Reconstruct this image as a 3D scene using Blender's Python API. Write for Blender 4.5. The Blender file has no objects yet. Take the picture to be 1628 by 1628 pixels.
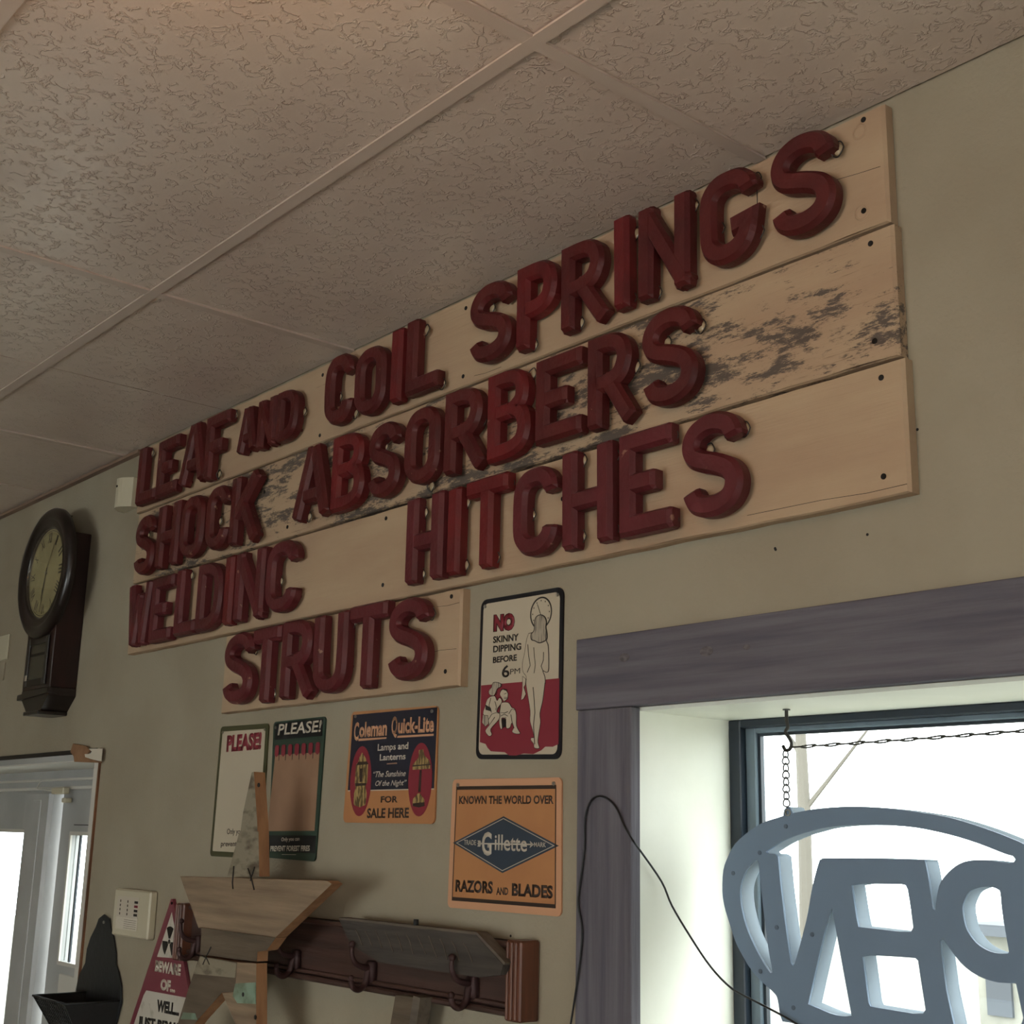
import bpy, bmesh, math, random
from mathutils import Vector, Matrix
from mathutils.geometry import tessellate_polygon
random.seed(7)
S = bpy.context.scene
C = S.collection
PI = math.pi

# ------------------------------------------------------------------ camera
cam_data = bpy.data.cameras.new('camera'); cam = bpy.data.objects.new('camera', cam_data); C.objects.link(cam)
cam_data.sensor_width = 36.0; cam_data.lens = 36.0*2092.79/1628; cam_data.clip_start = 0.05; cam_data.clip_end = 300
right = Vector((0.646695, 0.762457, 0.021071)); down = Vector((-0.169548, 0.170631, -0.970638)); fwd = Vector((-0.743666, 0.624135, 0.239619))
m = Matrix((right, -down, -fwd)).transposed().to_4x4(); m.translation = Vector((0, -1.57, 1.51))
cam.matrix_world = m
S.camera = cam

# ------------------------------------------------------------------ sky, daylight, exposure
S.view_settings.view_transform = 'Standard'; S.view_settings.look = 'None'
S.view_settings.gamma = 1.0; S.view_settings.use_curve_mapping = False
S.view_settings.exposure = -0.2
SKY = 9.0
w = bpy.data.worlds.new('overcast sky'); S.world = w; w.use_nodes = True
bg = w.node_tree.nodes['Background']; bg.inputs[0].default_value = (0.93, 0.98, 1.0, 1); bg.inputs[1].default_value = SKY

def area(name, loc, target, sx, sy, power, col):
    d = bpy.data.lights.new(name, 'AREA'); d.shape = 'RECTANGLE'; d.size = sx; d.size_y = sy; d.energy = power; d.color = col
    o = bpy.data.objects.new(name, d); C.objects.link(o); o.location = loc
    o.rotation_euler = (Vector(target)-Vector(loc)).to_track_quat('-Z', 'Y').to_euler()
    return o
area('daylight_rear_window', (-1.6, -5.9, 1.0), (-2.2, 0, 1.6), 3.2, 1.5, 26, (1.0, 0.88, 0.78))
area('daylight_right_window', (2.1, -3.2, 1.1), (-3, -0.6, 1.7), 1.8, 1.4, 24, (1.0, 0.89, 0.80))
FLOOR = -0.3; CEIL = 2.6

# ------------------------------------------------------------------ materials
def lin(c):
    if isinstance(c, str):
        c = [int(c[i:i+2], 16)/255 for i in (0, 2, 4)]
        c = [x/12.92 if x <= .04045 else ((x+.055)/1.055)**2.4 for x in c]
    return (c[0], c[1], c[2], 1)
MATS = {}
def mat(name, col, rough=.7, metal=0, col2=None, scale=(8, 8, 8), thr=(.4, .6), bump=0, bscale=60, spec=.4, stretch=None):
    m = bpy.data.materials.new(name); m.use_nodes = True; nt = m.node_tree; N = nt.nodes; L = nt.links
    b = N['Principled BSDF']; b.inputs['Base Color'].default_value = lin(col); b.inputs['Roughness'].default_value = rough
    b.inputs['Metallic'].default_value = metal; b.inputs['Specular IOR Level'].default_value = spec
    tc = N.new('ShaderNodeTexCoord')
    if col2 is not None:
        mp = N.new('ShaderNodeMapping'); mp.inputs['Scale'].default_value = scale; L.new(tc.outputs['Object'], mp.inputs[0])
        no = N.new('ShaderNodeTexNoise'); no.inputs['Scale'].default_value = 1; no.inputs['Detail'].default_value = 6; L.new(mp.outputs[0], no.inputs[0])
        cr = N.new('ShaderNodeValToRGB'); cr.color_ramp.elements[0].position = thr[0]; cr.color_ramp.elements[1].position = thr[1]
        cr.color_ramp.elements[0].color = lin(col); cr.color_ramp.elements[1].color = lin(col2)
        L.new(no.outputs[0], cr.inputs[0]); L.new(cr.outputs[0], b.inputs['Base Color'])
    if bump:
        mp = N.new('ShaderNodeMapping'); mp.inputs['Scale'].default_value = stretch or (bscale,)*3; L.new(tc.outputs['Object'], mp.inputs[0])
        no = N.new('ShaderNodeTexNoise'); no.inputs['Scale'].default_value = 1; no.inputs['Detail'].default_value = 4; L.new(mp.outputs[0], no.inputs[0])
        bp = N.new('ShaderNodeBump'); bp.inputs['Strength'].default_value = bump; bp.inputs['Distance'].default_value = .004
        L.new(no.outputs[0], bp.inputs['Height']); L.new(bp.outputs[0], b.inputs['Normal'])
    MATS[name] = m
    return m
M_wall = mat('khaki painted plaster', '988f7c', .75, col2='918774', scale=(3, 3, 3), bump=.25, bscale=140, spec=.25)
M_reveal = mat('cream painted reveal', 'dedfd3', .5, col2='d6d7ca', scale=(5, 5, 5), bump=.08, bscale=60)
M_floor = mat('brown vinyl floor', '7a6a55', .6, col2='6d5e4b', scale=(4, 4, 4))
M_room = mat('room walls', '9a927d', .8, bump=.1)
M_trimwood = mat('grey stained barn wood', '69666c', .8, col2='545159', scale=(3, 60, 60), thr=(.35, .65), bump=.5, stretch=(8, 160, 160), spec=.2)
M_trimwood_v = mat('grey stained barn wood upright', '69666c', .8, col2='545159', scale=(60, 60, 3), thr=(.35, .65), bump=.5, stretch=(160, 160, 8), spec=.2)
M_knot = mat('dark wood knot', '4a4446', .8, col2='635d5e', scale=(90, 90, 140), thr=(.4, .6), bump=.4)
M_frame = mat('dark slate window frame', '1f2832', .35)
M_sash = mat('grey sash', '67757f', .4, col2='586670', scale=(20, 20, 6))
M_darkmetal = mat('black iron', '2a2c2e', .5, metal=.3, bump=.2)
M_chain = mat('blackened chain wire', '33302c', .5, metal=.2)
M_wire = mat('dull steel wire', '4a4a48', .4, metal=.9)
M_screw = mat('dark screw hole', '0c0a09', .7)
M_bolt = mat('silver screw', 'a8a59c', .35, metal=.9)
M_black = mat('black print', '1e1a17', .55)
M_red = mat('crimson print', '7c2733', .5)
M_white = mat('off white print', 'b9b0a0', .5)
M_cream = mat('cream enamel', 'b3a893', .45)
M_orange = mat('orange enamel', 'ad7a50', .45, col2='a8744c', scale=(9, 9, 9))
M_paleorange = mat('pale orange print', 'c0906e', .5)
M_navy = mat('navy enamel', '232430', .45)
M_slate = mat('slate blue print', '323c48', .45)
M_brownink = mat('dark brown print', '33261f', .5)
M_green = mat('dark green enamel', '2c3f34', .45)
M_olive = mat('olive enamel', '45452c', .45)
M_tan = mat('tan cardboard print', '94745c', .5, col2='8b6c55', scale=(10, 10, 10))
M_ink = mat('near black enamel', '16171c', .45)
M_maroon = mat('maroon enamel', '733640', .45)
M_wornwhite = mat('scuffed white enamel', 'b9b3a6', .5, col2='96907f', scale=(30, 30, 30), thr=(.55, .75))
M_brass = mat('brass ink', 'a08a58', .5, col2='5a4c30', scale=(150, 40, 40), thr=(.45, .55))
M_grey_door = mat('pale grey gloss paint', 'a9aaa8', .35, col2='9c9d9b', scale=(3, 3, 3), bump=.1, bscale=40)
M_white_paint = mat('white gloss paint', 'c4c1b8', .35)
M_beige_plastic = mat('ivory plastic', 'b6ae96', .4)
M_cardboard = mat('torn brown cardboard', '8d6a4c', .8, col2='7f5e43', scale=(20, 20, 20), bump=.3)
M_paper = mat('torn pale paper', 'c7bfae', .8, bump=.5, bscale=60)
M_sealbrown = mat('raw wood edge', '7b5236', .7, col2='5c3c28', scale=(40, 40, 6))
M_clockwood = mat('dark mahogany', '2a1412', .35, col2='1c0d0c', scale=(30, 30, 4), bump=.08, spec=.5)
M_clockrim = mat('near black turned wood', '1b1412', .3, spec=.5)
M_dial = mat('aged paper dial', 'b7ad84', .6, col2='a39a75', scale=(10, 10, 10))
M_rackwood = mat('dark red brown stained wood', '4d362e', .5, col2='3b2a25', scale=(3, 40, 40), thr=(.35, .65), bump=.2, stretch=(6, 90, 90))
M_rackend = mat('glossy red brown moulding', '68402f', .35, col2='4a2f26', scale=(60, 60, 5), thr=(.4, .7))
M_hook = mat('oxblood cast iron hook', '3f2a29', .5, metal=.3)
M_greyplank = mat('weathered grey plank', '46403a', .8, col2='35302b', scale=(5, 70, 70), thr=(.35, .65), bump=.4, stretch=(8, 120, 120))
M_greyedge = mat('pale sawn plank edge', '645b50', .8, col2='544c43', scale=(8, 60, 60), bump=.3)
M_barn = mat('weathered brown barn board', '8f7c66', .85, col2='736250', scale=(4, 60, 60), thr=(.3, .7), bump=.5, stretch=(9, 110, 110), spec=.2)
M_barndark = mat('dark grey barn board', '665a4b', .85, col2='52483c', scale=(4, 40, 40), thr=(.3, .7), bump=.4, stretch=(9, 110, 110), spec=.2)
M_chippy = mat('chipped whitewashed board', '857d6b', .85, col2='5c5244', scale=(18, 18, 40), thr=(.5, .66), bump=.5, spec=.2)
M_sawn = mat('orange sawn wood edge', '9c7452', .75, col2='8a6446', scale=(50, 50, 8), bump=.3)
M_mint = mat('faded mint paint', '7d9380', .8, col2='65725f', scale=(25, 25, 25), bump=.3)
M_cable = mat('black rubber cable', '17181a', .5)
M_signback = mat('slate plastic sign back', '6a7c90', .55, spec=.3)  # slate lightened so the colour carries the window's glare haze
M_signscrew = mat('slate screw', '4b5969', .5)
M_grass = mat('pale gravel yard', '8c8a80', .9, col2='77756a', scale=(1, 1, 1))
M_barnred = mat('faded siding', '6a6460', .9)
M_dark_roof = mat('grey shingle', '4e5156', .9)
M_trunk = mat('bark', '5c574f', .9, bump=.5)
M_leaf = mat('dark foliage', '26301c', .9)

def glassmat(name, tint=(1, 1, 1), gl=.05, rough=.0):
    m = bpy.data.materials.new(name); m.use_nodes = True; nt = m.node_tree; N = nt.nodes; L = nt.links
    N.remove(N['Principled BSDF'])
    t = N.new('ShaderNodeBsdfTransparent'); t.inputs[0].default_value = (*tint, 1)
    g = N.new('ShaderNodeBsdfGlossy'); g.inputs['Roughness'].default_value = rough
    x = N.new('ShaderNodeMixShader'); x.inputs[0].default_value = gl
    L.new(t.outputs[0], x.inputs[1]); L.new(g.outputs[0], x.inputs[2]); L.new(x.outputs[0], N['Material Output'].inputs[0])
    return m
M_glass = glassmat('window glass', (.97, .99, .98), .05)
M_clockglass = glassmat('clock glass', (.95, .95, .92), .12)
M_bulb = mat('clear pale bulb', '9c8c70', .12, spec=.7)

def side_mat():                                   # milky acrylic that lets daylight through
    m = bpy.data.materials.new('milky acrylic'); m.use_nodes = True; nt = m.node_tree; N = nt.nodes; L = nt.links
    N.remove(N['Principled BSDF'])
    d = N.new('ShaderNodeBsdfDiffuse'); d.inputs[0].default_value = (.42, .48, .53, 1)
    t = N.new('ShaderNodeBsdfTranslucent'); t.inputs[0].default_value = (.42, .48, .53, 1)
    x = N.new('ShaderNodeMixShader'); x.inputs[0].default_value = .5
    L.new(d.outputs[0], x.inputs[1]); L.new(t.outputs[0], x.inputs[2]); L.new(x.outputs[0], N['Material Output'].inputs[0])
    return m
M_acrylic = side_mat()

def letter_mat(name, c1, c2):
    m = mat(name, c1, .45, col2=c2, scale=(14, 14, 14), thr=(.35, .7), bump=.35, bscale=90, spec=.35)
    nt = m.node_tree; N = nt.nodes; L = nt.links; b = N['Principled BSDF']
    src = b.inputs['Base Color'].links[0].from_socket
    tc = N.new('ShaderNodeTexCoord'); no = N.new('ShaderNodeTexNoise'); no.inputs['Scale'].default_value = 34; no.inputs['Detail'].default_value = 8
    L.new(tc.outputs['Object'], no.inputs[0])
    cr = N.new('ShaderNodeValToRGB'); cr.color_ramp.elements[0].position = .70; cr.color_ramp.elements[1].position = .73
    L.new(no.outputs[0], cr.inputs[0])
    mx = N.new('ShaderNodeMix'); mx.data_type = 'RGBA'; L.new(cr.outputs[0], mx.inputs[0]); L.new(src, mx.inputs[6]); mx.inputs[7].default_value = lin('8d6a58')
    L.new(mx.outputs[2], b.inputs['Base Color'])
    return m
M_let = [letter_mat('dark oxblood paint', '561e1d', '481a1b'), letter_mat('brick red paint', '681d1f', '541a1b'), letter_mat('dusky red paint', '5c2327', '4f1f21')]

def board_mat(name, wear_lo, wear_hi, heavy=None):
    m = bpy.data.materials.new(name); m.use_nodes = True; nt = m.node_tree; N = nt.nodes; L = nt.links
    b = N['Principled BSDF']; b.inputs['Roughness'].default_value = .6; b.inputs['Specular IOR Level'].default_value = .25
    tc = N.new('ShaderNodeTexCoord')
    def noise(sc, detail=6, rough=.6, off=(0, 0, 0)):
        mp = N.new('ShaderNodeMapping'); mp.inputs['Scale'].default_value = sc; mp.inputs['Location'].default_value = off
        L.new(tc.outputs['Object'], mp.inputs[0])
        n = N.new('ShaderNodeTexNoise'); n.inputs['Scale'].default_value = 1; n.inputs['Detail'].default_value = detail; n.inputs['Roughness'].default_value = rough
        L.new(mp.outputs[0], n.inputs[0]); return n.outputs[0]
    def ramp(src, a, bb, c0, c1):
        r = N.new('ShaderNodeValToRGB'); r.color_ramp.elements[0].position = a; r.color_ramp.elements[1].position = bb
        r.color_ramp.elements[0].color = lin(c0); r.color_ramp.elements[1].color = lin(c1); L.new(src, r.inputs[0]); return r.outputs[0]
    def mix(f, a, bb):
        x = N.new('ShaderNodeMix'); x.data_type = 'RGBA'; L.new(f, x.inputs[0]); L.new(a, x.inputs[6])
        if isinstance(bb, tuple): x.inputs[7].default_value = bb
        else: L.new(bb, x.inputs[7])
        return x.outputs[2]
    base = ramp(noise((2.2, 5, 9)), .35, .68, 'ae977b', 'a3886f')
    fine = ramp(noise((5, 90, 150), 8, .7), wear_lo, wear_hi, '000000', 'ffffff')
    col = mix(fine, base, lin('5b4a3a'))
    if heavy:
        gx = N.new('ShaderNodeSeparateXYZ'); L.new(tc.outputs['Object'], gx.inputs[0])
        mr = N.new('ShaderNodeMapRange'); L.new(gx.outputs[0], mr.inputs[0])
        mr.inputs[1].default_value = heavy[0]; mr.inputs[2].default_value = heavy[1]; mr.inputs[3].default_value = -.15; mr.inputs[4].default_value = .115
        ad = N.new('ShaderNodeMath'); ad.operation = 'ADD'; L.new(noise((16, 50, 60), 10, .8, (3, 1, 2)), ad.inputs[0]); L.new(mr.outputs[0], ad.inputs[1])
        ad2 = N.new('ShaderNodeMath'); ad2.operation = 'MULTIPLY_ADD'; L.new(noise((5, 5, 11), 2, .5, (1.7, 0, .6)), ad2.inputs[0]); ad2.inputs[1].default_value = .55; L.new(ad.outputs[0], ad2.inputs[2])
        patch = ramp(ad2.outputs[0], .90, .965, '000000', 'ffffff')
        col = mix(patch, col, lin('574e46'))
    L.new(col, b.inputs['Base Color'])
    bp = N.new('ShaderNodeBump'); bp.inputs['Strength'].default_value = .35; bp.inputs['Distance'].default_value = .003
    L.new(noise((6, 120, 130), 5), bp.inputs['Height']); L.new(bp.outputs[0], b.inputs['Normal'])
    return m
M_board1 = board_mat('cream painted plank', .66, .74)
M_board2 = board_mat('cream plank worn to grey wood', .60, .70, (-1.6, -1.15))
M_board3 = board_mat('cream plank lightly worn', .70, .78)

def ceiling_mat():
    m = bpy.data.materials.new('stippled ceiling tile'); m.use_nodes = True; nt = m.node_tree; N = nt.nodes; L = nt.links
    b = N['Principled BSDF']; b.inputs['Roughness'].default_value = .3; b.inputs['Specular IOR Level'].default_value = .6
    tc = N.new('ShaderNodeTexCoord')
    n0 = N.new('ShaderNodeTexNoise'); n0.inputs['Scale'].default_value = 2.5; L.new(tc.outputs['Object'], n0.inputs[0])
    r0 = N.new('ShaderNodeValToRGB'); r0.color_ramp.elements[0].color = lin('d0c1b3'); r0.color_ramp.elements[1].color = lin('c4b3a6')
    r0.color_ramp.elements[0].position = .35; r0.color_ramp.elements[1].position = .65
    L.new(n0.outputs[0], r0.inputs[0]); L.new(r0.outputs[0], b.inputs['Base Color'])
    # thin broken ridges: |noise - .5| near zero, kept only where a second noise is high
    n1 = N.new('ShaderNodeTexNoise'); n1.inputs['Scale'].default_value = 46; n1.inputs['Detail'].default_value = 5; n1.inputs['Distortion'].default_value = .3; L.new(tc.outputs['Object'], n1.inputs[0])
    s = N.new('ShaderNodeMath'); s.operation = 'SUBTRACT'; L.new(n1.outputs[0], s.inputs[0]); s.inputs[1].default_value = .5
    a = N.new('ShaderNodeMath'); a.operation = 'ABSOLUTE'; L.new(s.outputs[0], a.inputs[0])
    mr = N.new('ShaderNodeMapRange'); mr.interpolation_type = 'SMOOTHSTEP'; L.new(a.outputs[0], mr.inputs[0])
    mr.inputs[1].default_value = 0; mr.inputs[2].default_value = .06; mr.inputs[3].default_value = 1; mr.inputs[4].default_value = 0
    n2 = N.new('ShaderNodeTexNoise'); n2.inputs['Scale'].default_value = 30; n2.inputs['Detail'].default_value = 4; L.new(tc.outputs['Object'], n2.inputs[0])
    mr2 = N.new('ShaderNodeMapRange'); mr2.interpolation_type = 'SMOOTHSTEP'; L.new(n2.outputs[0], mr2.inputs[0])
    mr2.inputs[1].default_value = .44; mr2.inputs[2].default_value = .57; mr2.inputs[3].default_value = 0; mr2.inputs[4].default_value = 1
    mu = N.new('ShaderNodeMath'); mu.operation = 'MULTIPLY'; L.new(mr.outputs[0], mu.inputs[0]); L.new(mr2.outputs[0], mu.inputs[1])
    n3 = N.new('ShaderNodeTexNoise'); n3.inputs['Scale'].default_value = 160; n3.inputs['Detail'].default_value = 2; L.new(tc.outputs['Object'], n3.inputs[0])
    ma = N.new('ShaderNodeMath'); ma.operation = 'MULTIPLY_ADD'; L.new(n3.outputs[0], ma.inputs[0]); ma.inputs[1].default_value = .12; L.new(mu.outputs[0], ma.inputs[2])
    bp = N.new('ShaderNodeBump'); bp.inputs['Strength'].default_value = 1; bp.inputs['Distance'].default_value = .0014
    L.new(ma.outputs[0], bp.inputs['Height']); L.new(bp.outputs[0], b.inputs['Normal'])
    return m
M_tile = ceiling_mat()
M_tee = mat('painted ceiling tee', 'c0b0a3', .4)
M_gap = mat('dark ceiling void', '2a211a', .9)
M_mould = mat('brown painted wall angle', '80695a', .6)

# ------------------------------------------------------------------ helpers
def tag(o, label=None, cat=None, group=None, kind=None):
    if label: o['label'] = label
    if cat: o['category'] = cat
    if group: o['group'] = group
    if kind: o['kind'] = kind
    return o
def empty(name, loc):
    o = bpy.data.objects.new(name, None); o.empty_display_size = .05; C.objects.link(o); o.location = loc
    o['origin'] = list(loc); return o
def origin_of(o):
    return Vector(o['origin']) if o is not None and 'origin' in o.keys() else Vector((0, 0, 0))
def link_mesh(name, me, m, parent, org):
    o = bpy.data.objects.new(name, me); C.objects.link(o)
    if m is not None and not me.materials: me.materials.append(m)
    if parent is not None: o.parent = parent
    o['origin'] = list(org)
    return o
def obj(name, bm, m, parent=None, smooth=False, org=None):
    if org is None: org = origin_of(parent)
    bmesh.ops.translate(bm, vec=-Vector(org), verts=bm.verts)
    bmesh.ops.recalc_face_normals(bm, faces=bm.faces)
    me = bpy.data.meshes.new(name); bm.to_mesh(me); bm.free()
    if smooth:
        for p in me.polygons: p.use_smooth = True
    o = link_mesh(name, me, m, parent, org)
    if parent is None: o.location = org
    return o
def add_box(bm, x0, x1, y0, y1, z0, z1, bev=0):
    b2 = bmesh.new()
    vs = [b2.verts.new((x, y, z)) for x in (x0, x1) for y in (y0, y1) for z in (z0, z1)]
    for f in ((0, 1, 3, 2), (4, 6, 7, 5), (0, 4, 5, 1), (2, 3, 7, 6), (0, 2, 6, 4), (1, 5, 7, 3)): b2.faces.new([vs[i] for i in f])
    if bev: bmesh.ops.bevel(b2, geom=b2.edges[:], offset=bev, segments=1, affect='EDGES')
    me = bpy.data.meshes.new('tmp'); b2.to_mesh(me); b2.free(); bm.from_mesh(me); bpy.data.meshes.remove(me)
def box(name, x0, x1, y0, y1, z0, z1, m, parent=None, bev=0, org=None):
    bm = bmesh.new(); add_box(bm, x0, x1, y0, y1, z0, z1, bev); return obj(name, bm, m, parent, org=org)
def add_prism(bm, pts, y0, y1, inset=0):
    """polygon in the XZ plane pulled from y0 (front, towards the room) to y1 (back)"""
    f = [bm.verts.new((x, y0, z)) for x, z in pts]; b = [bm.verts.new((x, y1, z)) for x, z in pts]
    n = len(pts)
    if n <= 4: tris = [tuple(range(n))]
    else: tris = tessellate_polygon([[Vector((x, z, 0)) for x, z in pts]])
    for t_ in tris:
        bm.faces.new([f[i] for i in t_]); bm.faces.new([b[i] for i in t_][::-1])
    for i in range(n): bm.faces.new((f[i], b[i], b[(i+1) % n], f[(i+1) % n]))
def prism(name, pts, y0, y1, m, parent=None, org=None):
    bm = bmesh.new(); add_prism(bm, pts, y0, y1); return obj(name, bm, m, parent, org=org)
def add_tube(bm, pts, r, n=6, closed=False):
    pts = [Vector(p) for p in pts]; rings = []; N_ = len(pts); prev = None
    for i, p in enumerate(pts):
        a = pts[(i-1) % N_] if (closed or i > 0) else p; c = pts[(i+1) % N_] if (closed or i < N_-1) else p
        t = (c-a).normalized()
        if prev is None:
            u = t.orthogonal().normalized()
        else:
            u = (prev-t*prev.dot(t)).normalized()
        prev = u; v = t.cross(u)
        rr = r[i] if isinstance(r, (list, tuple)) else r
        rings.append([bm.verts.new(p+(u*math.cos(2*PI*k/n)+v*math.sin(2*PI*k/n))*rr) for k in range(n)])
    for i in range(N_ if closed else N_-1):
        A = rings[i]; B = rings[(i+1) % N_]
        for k in range(n): bm.faces.new((A[k], A[(k+1) % n], B[(k+1) % n], B[k]))
    if not closed:
        bm.faces.new(rings[0][::-1]); bm.faces.new(rings[-1])
def tube(name, pts, r, m, parent=None, n=6, closed=False, org=None):
    bm = bmesh.new(); add_tube(bm, pts, r, n, closed); return obj(name, bm, m, parent, True, org=org)
def spline(pts, k=6):
    P_ = [Vector(p) for p in pts]; out = []
    for i in range(len(P_)-1):
        a = P_[max(i-1, 0)]; b = P_[i]; c = P_[i+1]; d = P_[min(i+2, len(P_)-1)]
        for j in range(k):
            t = j/k
            out.append(.5*((2*b)+(c-a)*t+(2*a-5*b+4*c-d)*t*t+(3*b-a-3*c+d)*t**3))
    out.append(P_[-1]); return out
def add_disc(bm, cx, cz, r, y0, y1, n=32, rz=None):
    add_prism(bm, [(cx+r*math.cos(2*PI*k/n), cz+(rz or r)*math.sin(2*PI*k/n)) for k in range(n)], y0, y1)
def add_ring(bm, cx, cz, prof, n=48):
    """prof: list of (radius, y) turned about the Y axis through (cx, cz); closed profile"""
    rings = [[bm.verts.new((cx+r*math.cos(2*PI*k/n), y, cz+r*math.sin(2*PI*k/n))) for r, y in prof] for k in range(n)]
    for k in range(n):
        A = rings[k]; B = rings[(k+1) % n]
        for j in range(len(prof)): bm.faces.new((A[j], A[(j+1) % len(prof)], B[(j+1) % len(prof)], B[j]))
def rquad(c, r, inset=0, n=5):
    """rounded polygon from corners tl, tr, br, bl in XZ, moved inwards by inset"""
    c = [Vector((p[0], p[1])) for p in c]; cen = sum(c, Vector((0, 0)))/4
    cc = []
    for i in range(4):
        a = (c[(i-1) % 4]-c[i]).normalized(); b = (c[(i+1) % 4]-c[i]).normalized(); cc.append(c[i]+(a+b)*inset)
    out = []
    for i in range(4):
        p = cc[i]; a = (cc[(i-1) % 4]-p).normalized(); b = (cc[(i+1) % 4]-p).normalized()
        if r <= 0: out.append((p.x, p.y)); continue
        o = p+(a+b)*r
        for k in range(n+1):
            t = k/n*PI/2; q = o-b*r*math.cos(t)-a*r*math.sin(t); out.append((q.x, q.y))
    return out
def bil(c, u, v):
    """corners tl,tr,br,bl; u to the right, v up"""
    tl, tr, br, bl = [Vector(p) for p in c]
    b = bl.lerp(br, u); t = tl.lerp(tr, u); q = b.lerp(t, v); return (q.x, q.y)
FONT_CACHE = {}
def text(s, bx, y, m, parent, bold=.02, shear=0, name='lettering', ext=.00015):
    """s fitted to the box (x0, x1, z0, z1) on the plane Y = y, standing ext proud"""
    cu = bpy.data.curves.new('txt', 'FONT'); cu.body = s; cu.size = 1; cu.offset = bold; cu.shear = shear; cu.resolution_u = 3; cu.extrude = 0
    o = bpy.data.objects.new('txt', cu); C.objects.link(o)
    dg = bpy.context.evaluated_depsgraph_get(); me = bpy.data.meshes.new_from_object(o.evaluated_get(dg))
    bpy.data.objects.remove(o); bpy.data.curves.remove(cu)
    xs = [v.co.x for v in me.vertices]; zs = [v.co.y for v in me.vertices]
    x0, x1, z0, z1 = bx[:4]; tilt = bx[4] if len(bx) > 4 else 0; ax, bxx, az, bz = min(xs), max(xs), min(zs), max(zs)
    org = origin_of(parent)
    for v in me.vertices:
        v.co = Vector((x0+(v.co.x-ax)/(bxx-ax)*(x1-x0), y-ext, z0+(v.co.y-az)/(bz-az)*(z1-z0)+(v.co.x-ax)/(bxx-ax)*tilt))-org
    me.name = name; me.materials.clear()
    bm = bmesh.new(); bm.from_mesh(me)
    g = bmesh.ops.extrude_face_region(bm, geom=bm.faces[:]); vs = [e for e in g['geom'] if isinstance(e, bmesh.types.BMVert)]
    bmesh.ops.translate(bm, vec=(0, ext, 0), verts=vs); bmesh.ops.recalc_face_normals(bm, faces=bm.faces); bm.to_mesh(me); bm.free()
    return link_mesh(name, me, m, parent, org)
def flat(name, pts, y, m, parent, ext=.0002):
    return prism(name, pts, y-ext, y, m, parent)

# ------------------------------------------------------------------ the setting
WX0, WX1, RY = -6.8, 2.2, -6.0
DX0, DX1, DZ = -5.95, -3.70, 1.702           # doorway in the back wall
VX0, VX1, VZ0, VZ1 = -1.534, 0.12, 0.62, 1.716   # window recess
WT = .26
bm = bmesh.new()
for a in ((WX0, DX0, FLOOR, 2.75), (DX0, DX1, DZ, 2.75), (DX1, VX0-.008, FLOOR, 2.75), (VX0-.008, VX1+.008, FLOOR, VZ0-.03), (VX0-.008, VX1+.008, VZ1+.008, 2.75), (VX1+.008, WX1, FLOOR, 2.75)):
    add_box(bm, a[0], a[1], 0, WT, a[2], a[3])
tag(obj('wall_back', bm, M_wall), kind='structure')
tag(box('floor', WX0-.2, WX1+.2, RY-.2, WT+.05, FLOOR-.1, FLOOR, M_floor), kind='structure')
tag(box('wall_left', WX0-.15, WX0, RY, 0, FLOOR, 2.75, M_room), kind='structure')
bm = bmesh.new()
for a in ((RY, -4.1, FLOOR, 2.75), (-2.3, 0, FLOOR, 2.75), (-4.1, -2.3, FLOOR, .4), (-4.1, -2.3, 1.8, 2.75)): add_box(bm, WX1, WX1+.15, a[0], a[1], a[2], a[3])
tag(obj('wall_right', bm, M_room), kind='structure')
bm = bmesh.new()
for a in ((WX0, -3.2, FLOOR, 2.75), (0, WX1, FLOOR, 2.75), (-3.2, 0, FLOOR, .25), (-3.2, 0, 1.75, 2.75)): add_box(bm, a[0], a[1], RY-.15, RY, a[2], a[3])
tag(obj('wall_rear', bm, M_room), kind='structure')

# ceiling: suspended tiles in a tee grid
ceil = tag(box('ceiling', WX0-.15, WX1+.15, RY-.15, 0, 2.66, 2.75, M_gap), kind='structure')
rows = [-.004, -.50, -1.09, -1.70, -2.31, -2.92, -3.53, -4.14, -4.75, -5.36, -5.99]
cols = [2.19, 1.19, -.03, -1.25, -2.46, -3.68, -4.90, -6.12, -6.79]
for i in range(len(rows)-1):
    for j in range(len(cols)-1):
        x1, x0 = cols[j], cols[j+1]; y1, y0 = rows[i], rows[i+1]
        halves = [(x0, x1)]
        if x0 < -3 and x1-x0 > 1: mx_ = (x0+x1)/2; halves = [(x0, mx_-.0015), (mx_+.0015, x1)]
        for a, b in halves:
            dz = random.uniform(-.0008, .0012)
            box('ceiling_tile', a+.001, b-.001, y0+.001, y1-.001, 2.6025+dz, 2.618+dz, M_tile, ceil)
for y in rows[1:-1]:
    bm = bmesh.new(); add_box(bm, WX0, WX1, y-.012, y+.012, 2.5975, 2.601); add_box(bm, WX0, WX1, y-.002, y+.002, 2.601, 2.66); obj('tee_bar', bm, M_tee, ceil)
for x in cols[1:-1]:
    for i in range(len(rows)-1):
        bm = bmesh.new(); add_box(bm, x-.012, x+.012, rows[i+1]+.012, rows[i]-(.012 if i else 0), 2.598, 2.602); obj('tee_bar', bm, M_tee, ceil)
tag(box('trim_1', WX0, -3.57, -.018, 0, 2.588, 2.5975, M_mould), kind='structure')

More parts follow.
